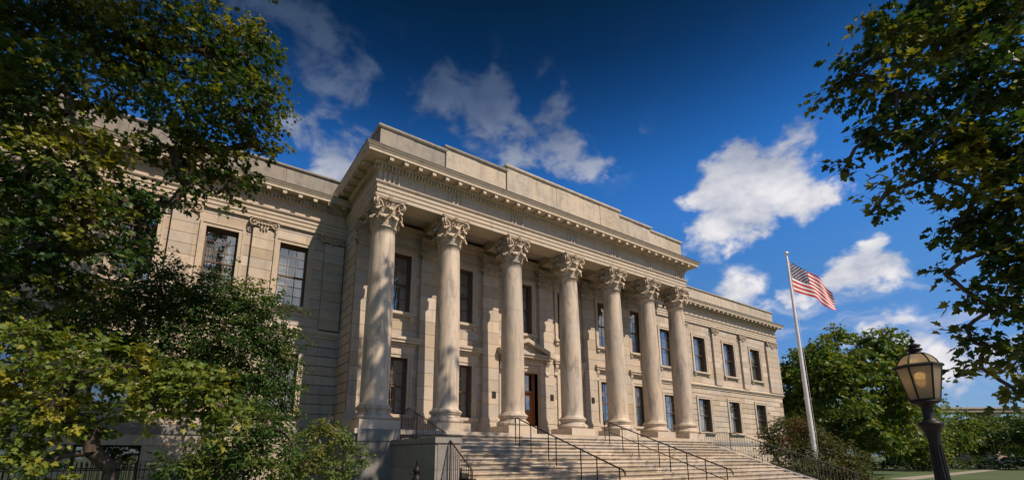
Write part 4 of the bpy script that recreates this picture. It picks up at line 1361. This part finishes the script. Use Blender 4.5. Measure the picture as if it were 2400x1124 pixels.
BLOB_S = [(26.44, -4.44, 2.15, 0.91), (26.65, -5.05, 1.61, 0.94), (26.61, -5.44, 0.83, 0.88), (25.31, -4.63, 1.07, 1.27), (23.91, -3.65, 0.95, 1.12), (25.70, -5.35, 0.50, 0.96), (23.85, -2.40, 1.04, 0.76)]

# ------------------------------------------------------------------ trees and shrubs
HALF_MAPLE = [(0, 0), (.20, -.06), (.46, .10), (.30, .22), (.56, .50), (.27, .52), (.19, .74), (0, 1.0)]
HALF_OVAL = [(0, 0), (.20, .22), (.25, .52), (.13, .82), (0, 1.0)]
HALF_DIAM = [(0, 0), (.34, .45), (0, 1.0)]


def make_tree(name, label, cat, base, trunk_r, hub_z, blobs, leaf, mat, shape, tau, seed, group=None, bark=None, single=0, flat=.55, per=13, spread=1.0, droop=.25, lean=(0, 0), limb=.09):
    """trunk and limbs grown to every blob of the crown; leaves set on twigs inside the blobs"""
    rs = np.random.default_rng(seed)
    bark = bark or BARK
    root = empty(name, base, label, cat, group)
    B = np.array(blobs, float)
    # limbs: every blob joins the nearest node already on the tree
    hub = np.array([base[0] + lean[0], base[1] + lean[1], hub_z])
    nodes = [np.array(base, float), (np.array(base) + hub) / 2 + rs.normal(0, .08, 3) * [1, 1, 0], hub]
    par_ = [-1, 0, 1]
    left = list(range(len(B)))
    while left:
        best = None
        for i in left:
            for j in range(2, len(nodes)):
                dd = np.linalg.norm(B[i, :3] - nodes[j]) + (0 if j > 2 else .3)
                if best is None or dd < best[0]:
                    best = (dd, i, j)
        dd, i, j = best
        mid = (B[i, :3] + nodes[j]) / 2 + rs.normal(0, .10 * dd, 3)
        nodes.append(mid); par_.append(j)
        nodes.append(B[i, :3].copy()); par_.append(len(nodes) - 2)
        left.remove(i)
    w = np.ones(len(nodes))
    for i in range(len(nodes) - 1, 0, -1):
        w[par_[i]] += w[i]
    rad = trunk_r * np.sqrt(w / w[0])
    rad = np.maximum(rad, .010)
    rad[3:] = np.minimum(rad[3:], [limb + .12 * math.exp(-np.linalg.norm(q_ - hub) / 2.0) for q_ in nodes[3:]])
    tr = MB()
    for i in range(1, len(nodes)):
        a, b = nodes[par_[i]], nodes[i]
        ra = min(rad[par_[i]], rad[i] * 1.5)
        m_ = (a + b) / 2 + rs.normal(0, .04 * np.linalg.norm(b - a), 3)
        tr.tube([a, m_, b], [ra if i > 2 else rad[par_[i]] * (1.25 if i == 1 else 1), (ra + rad[i]) / 2, rad[i]], 7 if rad[i] > .05 else 5, cap=False)
    tr.obj('trunk', bark, root)
    # leaves
    O, Dv, Nv, S = [], [], [], []
    tw = MB()
    for (x, y, z, r) in B:
        n = int(tau * math.pi * r * r / (.27 * leaf * leaf))
        ns = max(2, int(n / per))
        for _ in range(ns):
            d = rs.normal(0, 1, 3)
            d /= np.linalg.norm(d)
            rr = r * rs.uniform(.25, 1.0) ** .6 * (1 + .28 * rs.normal())
            c = np.array([x, y, z]) + d * rr * np.array([1, 1, .8])
            dr = d * np.array([1, 1, .35]) + rs.normal(0, .35, 3)
            dr[2] -= droop
            dr /= np.linalg.norm(dr)
            ln = leaf * rs.uniform(2.2, 4.0) * spread
            side = np.cross(dr, [0, 0, 1.0])
            side /= np.linalg.norm(side) + 1e-6
            upn = np.cross(side, dr)
            if rs.random() < .5:
                tw.tube([c - dr * ln * .9, c + dr * ln * .5], [leaf * .035, leaf * .012], 3, cap=False)
            k = rs.poisson(per)
            s_ = rs.uniform(-.5, .6, k)
            lat = rs.normal(0, .32, k) * ln * .8
            for q in range(k):
                o = c + dr * ln * s_[q] + side * lat[q] + upn * rs.normal(0, .12) * ln
                dl = dr * .7 + side * np.sign(lat[q]) * .7 + rs.normal(0, .35, 3)
                dl[2] -= droop
                dl /= np.linalg.norm(dl)
                nn = np.array([0, 0, 1.0]) + rs.normal(0, flat, 3)
                nn -= dl * np.dot(nn, dl)
                nn /= np.linalg.norm(nn) + 1e-6
                O.append(o); Dv.append(dl); Nv.append(nn); S.append(leaf * rs.uniform(.5, 1.3))
    O, Dv, Nv, S = map(np.array, (O, Dv, Nv, S))
    ok = O[:, 2] > .08
    O, Dv, Nv, S = O[ok], Dv[ok], Nv[ok], S[ok]
    if tw.v:
        tag(tw.obj('twigs', bark, root), kind='stuff')
    Sd = np.cross(Dv, Nv)
    half = np.array(shape)
    K = len(half)
    idx_single = np.array([], int)
    if single:
        dc = O - np.array(CAM)
        f_ = dc @ np.array(fw)
        up_ = np.cross(np.array(rt), np.array(fw))
        u_ = 1164 + 1107 * (dc @ np.array(rt)) / f_
        v_ = 818 - 1107 * (dc @ up_) / f_
        inside = (f_ > .5) & (u_ > 0) & (u_ < 2400) & (v_ > 0) & (v_ < 1124)
        score = np.where(inside, S / np.maximum(f_, .1), 0)
        idx_single = np.argsort(-score)[:single]
    keep = np.ones(len(O), bool)
    keep[idx_single] = False
    o, d, nn, s, sd = O[keep], Dv[keep], Nv[keep], S[keep], Sd[keep]
    N = len(o)
    fold = .16
    V = []
    for sg in (1, -1):
        pts = o[:, None, :] + s[:, None, None] * (sg * half[None, :, 0:1] * sd[:, None, :] + half[None, :, 1:2] * d[:, None, :]
                                                 + (fold * half[None, :, 0:1] - .18 * half[None, :, 1:2] ** 2) * nn[:, None, :])
        if sg < 0:
            pts = pts[:, ::-1, :]
        V.append(pts)
    V = np.stack(V, 1).reshape(-1, 3)
    nf = N * 2
    me = bpy.data.meshes.new('crown')
    me.vertices.add(len(V))
    me.vertices.foreach_set('co', V.ravel().astype(np.float32))
    me.loops.add(len(V))
    me.loops.foreach_set('vertex_index', np.arange(len(V), dtype=np.int32))
    me.polygons.add(nf)
    me.polygons.foreach_set('loop_start', np.arange(nf, dtype=np.int32) * K)
    me.materials.append(mat)
    a_ = me.attributes.new('tint', 'FLOAT', 'FACE')
    tn = rs.random(N)
    a_.data.foreach_set('value', np.repeat(tn, 2).astype(np.float32))
    me.update(calc_edges=True)
    cr = bpy.data.objects.new('crown', me)
    link(cr, root)
    tag(cr, kind='stuff')
    if single:
        lm = MB()
        for sg in (1, -1):
            pv = [(sg * a, b, fold * a - .18 * b * b) for a, b in half]
            if sg < 0:
                pv = pv[::-1]
            lm.add(pv, [tuple(range(K))])
        lm = lm.mesh('leaf', mat)
        for i in idx_single:
            M = Matrix(((Sd[i][0] * S[i], Dv[i][0] * S[i], Nv[i][0] * S[i], O[i][0]),
                        (Sd[i][1] * S[i], Dv[i][1] * S[i], Nv[i][1] * S[i], O[i][1]),
                        (Sd[i][2] * S[i], Dv[i][2] * S[i], Nv[i][2] * S[i], O[i][2]), (0, 0, 0, 1)))
            instance(lm, 'leaf', cr, M)
    return root, N


def crown(c, rx, rz, n, br, seed, low=0.0):
    rs = np.random.default_rng(seed)
    out = []
    while len(out) < n:
        d = rs.normal(0, 1, 3)
        d /= np.linalg.norm(d)
        q = rs.uniform(.35, 1.0) ** .5
        p_ = np.array(c) + d * q * np.array([rx, rx, rz])
        if p_[2] < low:
            continue
        out.append((*p_, br * rs.uniform(.7, 1.25)))
    return out


COUNT = 0
TOPF = [(4.2, -11.8, 16.6, .9), (4.4, -12.2, 18.4, 1.1), (4.6, -12.2, 20.4, 1.2), (4.7, -12.4, 22.4, 1.2), (6.1, -13.8, 20.2, 1.5), (7.5, -16.2, 20.2, 1.3), (8.1, -17.2, 18.8, 1.2),
        (7.0, -15.5, 23.2, 1.8), (9.5, -17.5, 21.7, 1.8), (10.5, -19.0, 18.7, 1.8)]
make_tree('maple_tree', 'large maple reaching in from the right above the street lamp', 'tree', (7.4, -19.2, 0), .42, 8.5, BLOB_F, .118, LEAF_DARK, HALF_MAPLE, 1.5, 3, single=300, limb=.026)
make_tree('shade_tree', 'tall tree beside the forecourt whose shadow dapples the first column', 'tree', (9.8, -20.0, 0), .45, 12.0, TOPF, .30, LEAF_DARK, HALF_MAPLE, .85, 4)
SHADE_A = [(-10.0, -5.2, 15.6, 1.6), (-8.3, -6.4, 16.2, 1.6), (-6.8, -6.3, 16.8, 1.4), (-9.6, -7.0, 13.4, 1.5), (-7.4, -7.4, 14.4, 1.2), (-11.5, -3.5, 13.5, 1.6)]  # unseen crown clumps added towards the sun to shade the leaves in view
make_tree('broadleaf_tree', 'tall dark broadleaf tree covering the left wing, reaching the top of the picture', 'tree', (-10.6, -1.2, 0), .40, 5.5, BLOB_A + SHADE_A, .125, LEAF_DARK, HALF_MAPLE, 1.3, 5, single=300)
make_tree('small_tree', 'rounded small leaved tree in front of the left wing windows', 'tree', (-5.2, .3, 0), .16, 2.6, BLOB_B, .105, LEAF_MID, HALF_OVAL, 2.6, 6, flat=.7)
make_tree('young_maple', 'low spreading young maple with yellow green leaves at the lower left', 'tree', (-6.9, -5.3, 0), .14, 1.5, BLOB_C, .11, LEAF_YEL, HALF_MAPLE, 1.6, 7, single=250, flat=.75)
make_tree('dark_shrub', 'dark green shrub below the small tree by the left wing', 'shrub', (-4.5, -4.1, 0), .07, .6, BLOB_D, .11, LEAF_MID, HALF_OVAL, 2.6, 8, flat=.7)
make_tree('garden_shrub', 'bright green shrub with pale stems beside the column pedestal', 'shrub', (-2.5, -3.7, 0), .05, .5, BLOB_E, .085, LEAF_BRI, HALF_OVAL, 2.2, 9, bark=BARK_PALE, flat=.6)
make_tree('russet_shrub', 'russet and olive shrub in front of the right wing corner', 'shrub', (24.6, -2.3, 0), .12, 1.0, BLOB_R, .15, LEAF_RED, HALF_OVAL, 2.4, 10, flat=.8)
make_tree('green_shrub', 'large green shrub around the foot of the flagpole', 'shrub', (25.6, -5.6, 0), .12, .8, BLOB_S, .15, LEAF_HEDGE, HALF_OVAL, 2.4, 12, flat=.8)
# trees of the park on the right
make_tree('park_maple', 'big rounded green maple standing behind the flagpole', 'tree', (47.5, 3.2, 0), .55, 4.0, crown((47.8, 2.4, 7.7), 6.6, 5.8, 110, 1.25, 21, 1.6), .32, LEAF_PARK, HALF_MAPLE, 1.6, 22, flat=.9)
PARK = [((73.5, 2.6), 4.2, 4.9, 3.0, 'yellow green park tree just right of the lamp post', LEAF_PARK), ((87.5, 1.6), 3.8, 4.4, 2.8, 'dark park tree standing below the concrete bridge', LEAF_MID),
        ((97.0, -2.6), 4.6, 4.4, 2.9, 'sunlit park tree near the right edge of the lawn', LEAF_PARK), ((90.0, 11.0), 4.6, 5.6, 3.4, 'park tree with a bare trunk just left of the lamp post', LEAF_PARK),
        ((70.0, 8.6), 4.4, 5.6, 3.6, 'park tree peeping out behind the big maple', LEAF_PARK), ((84.0, -6.0), 3.6, 4.2, 2.6, 'park tree at the far right edge behind the maple boughs', LEAF_MID),
        ((113.0, 12.0), 5.2, 5.4, 3.4, 'distant park tree by the street behind the lamp', LEAF_MID), ((62.0, 13.0), 4.6, 6.4, 4.2, 'park tree half hidden behind the building corner', LEAF_PARK),
        ((120.0, 22.0), 5.5, 5.6, 3.6, 'distant dark tree across the street left of the lamp', LEAF_MID), ((128.0, -4.0), 5.5, 5.0, 3.4, 'distant tree across the street near the right edge', LEAF_MID),
        ((66.0, 2.0), 2.8, 3.0, 2.0, 'small round park tree low beside the big maple', LEAF_PARK), ((104.0, -10.0), 4.6, 4.6, 3.2, 'far right park tree beyond the maple boughs, half out of view', LEAF_MID),
        ((108.0, 1.0), 4.6, 5.0, 3.0, 'distant park tree by the street below the viaduct pier', LEAF_PARK)]
for i, ((x, y), rx, cz, rz, lab, mt) in enumerate(PARK):
    make_tree('park_tree', lab, 'tree', (x, y, 0), .22, 2.0, crown((x, y, cz), rx, rz, 50, 1.0, 40 + i, .9), .36, mt, HALF_DIAM, 1.7, 60 + i, group='park trees', flat=.9)
make_tree('shade_band', 'added dark foliage band standing in for the shade under the park trees', 'hedge', (77.0, 2.0, 0), .06, .5, [(68.0 + 1.05 * i + .3 * math.sin(i * 2.1), 11.0 - .92 * i, .75 + .2 * math.sin(i * 1.7), .95 + .2 * math.sin(i * 3.3)) for i in range(25)], .26, LEAF_MID, HALF_DIAM, 1.9, 83, flat=.9)  # leafy band added where the ground lies dark under the tree crowns
make_tree('clipped_hedge', 'low dark hedge on the lawn behind the shrubs', 'hedge', (42.0, 1.0, 0), .06, .4, [(42 + i * .7, 1.0 + .1 * i, .5, .55) for i in range(-3, 5)], .14, LEAF_DARK, HALF_DIAM, 2.2, 80, flat=.8)

# ------------------------------------------------------------------ far things beyond the park
br = empty('concrete_bridge', (149, 12, 0), 'tan concrete viaduct crossing behind the park trees', 'bridge')
A_, B_ = Vector((118.0, 32.6, 0)), Vector((182.0, -10.6, 0))
d_ = (B_ - A_).normalized()
n_ = Vector((-d_.y, d_.x, 0))


def slab(mb, a, b, hw, z0, z1):
    q = [a - n_ * hw, b - n_ * hw, b + n_ * hw, a + n_ * hw]
    mb.add([(p_.x, p_.y, z) for z in (z0, z1) for p_ in q], [(0, 3, 2, 1), (4, 5, 6, 7), (0, 1, 5, 4), (1, 2, 6, 5), (2, 3, 7, 6), (3, 0, 4, 7)])


mb = MB()
slab(mb, A_, B_, 3.0, 11.3, 12.0)
mb.obj('deck', CONCRETE, br)
mb = MB()
slab(mb, A_, B_, 3.25, 12.0, 12.35)
mb.obj('parapet', CONCRETE, br)
for s in (8, 22, 38, 52, 66):
    c = A_ + d_ * s
    mb = MB()
    slab(mb, c - d_ * .7, c + d_ * .7, 1.5, 0, 10.5)
    slab(mb, c - d_ * 1.1, c + d_ * 1.1, 2.6, 10.5, 11.29)
    mb.obj('pier', CONCRETE, br)


def far_house(x, y, w, dpt, h, mat, label, rows, cols):
    o = empty('far_building', (x, y, 0), label, 'building')
    MB().box(x, x + dpt, y - w / 2, y + w / 2, 0, h).obj('wall', mat, o)
    MB().box(x - .4, x + dpt + .4, y - w / 2 - .4, y + w / 2 + .4, h, h + .6).obj('roof', PALEWALL, o)
    for r_ in range(rows):
        for c in range(cols):
            yy = y - w / 2 + w * (c + .5) / cols
            zz = 1.2 + (h - 1.5) * r_ / rows
            wn = MB().box(x - .06, x + .02, yy - w / cols * .28, yy + w / cols * .28, zz, zz + (h - 1.5) / rows * .6)
            wo = wn.obj('window', PALEWALL, o)
            MB().box(x - .07, x - .06, yy - w / cols * .23, yy + w / cols * .23, zz + .15, zz + (h - 1.5) / rows * .6 - .15).obj('pane', DARKROOM, wo)


far_house(168, 20, 13, 12, 9.6, BRICK, 'brown brick building behind the viaduct', 3, 4)
far_house(178, 3, 16, 12, 8.6, BRICK, 'low brown building with pale roof edge right of the viaduct pier', 2, 5)
far_house(190, -22, 24, 12, 7.5, PALEWALL, 'pale low building far right beyond the street', 2, 6)


def car(x, y, rz, mat, label):
    o = empty('parked_car', (x, y, 0), label, 'car', 'cars parked on the street')
    M = Matrix.Translation((x, y, 0)) @ Matrix.Rotation(rz, 4, 'Z')
    body = MB()
    body.prism([(-2.1, .35), (2.1, .35), (2.15, .7), (1.9, .85), (1.0, .92), (-1.6, .95), (-2.1, .85), (-2.15, .6)], 'y', -.85, .85)
    body.obj('body', mat, o, M, recalc=True)
    cab = MB()
    cab.add([(-1.5, -.8, .93), (1.05, -.8, .91), (1.05, .8, .91), (-1.5, .8, .93), (-1.0, -.62, 1.42), (.35, -.62, 1.44), (.35, .62, 1.44), (-1.0, .62, 1.42)], [(0, 3, 2, 1), (4, 5, 6, 7), (0, 1, 5, 4), (1, 2, 6, 5), (2, 3, 7, 6), (3, 0, 4, 7)])
    cab.obj('cabin_windows', DARKROOM, o, M)
    MB().box(-1.0, .36, -.6, .6, 1.44, 1.47).obj('roof', mat, o, M)
    for (wx, wy) in ((-1.3, -.86), (1.3, -.86), (-1.3, .70), (1.3, .70)):
        w = MB().lathe([(.31, 0), (.33, .03), (.33, .13), (.31, .16)], 16)
        w.obj('wheel', RUBBER, o, M @ Matrix.Translation((wx, wy, .33)) @ Matrix.Rotation(R(-90), 4, 'X'))


car(121.5, 4.5, R(88), CARPAINT, 'silver car parked on the street seen past the lamp post')
car(120.2, -7.5, R(86), CARPAINT, 'second silver car parked on the street, farther right')
car(122.6, 14.5, R(88), CARPAINT2, 'red car parked on the street left of the lamp post')
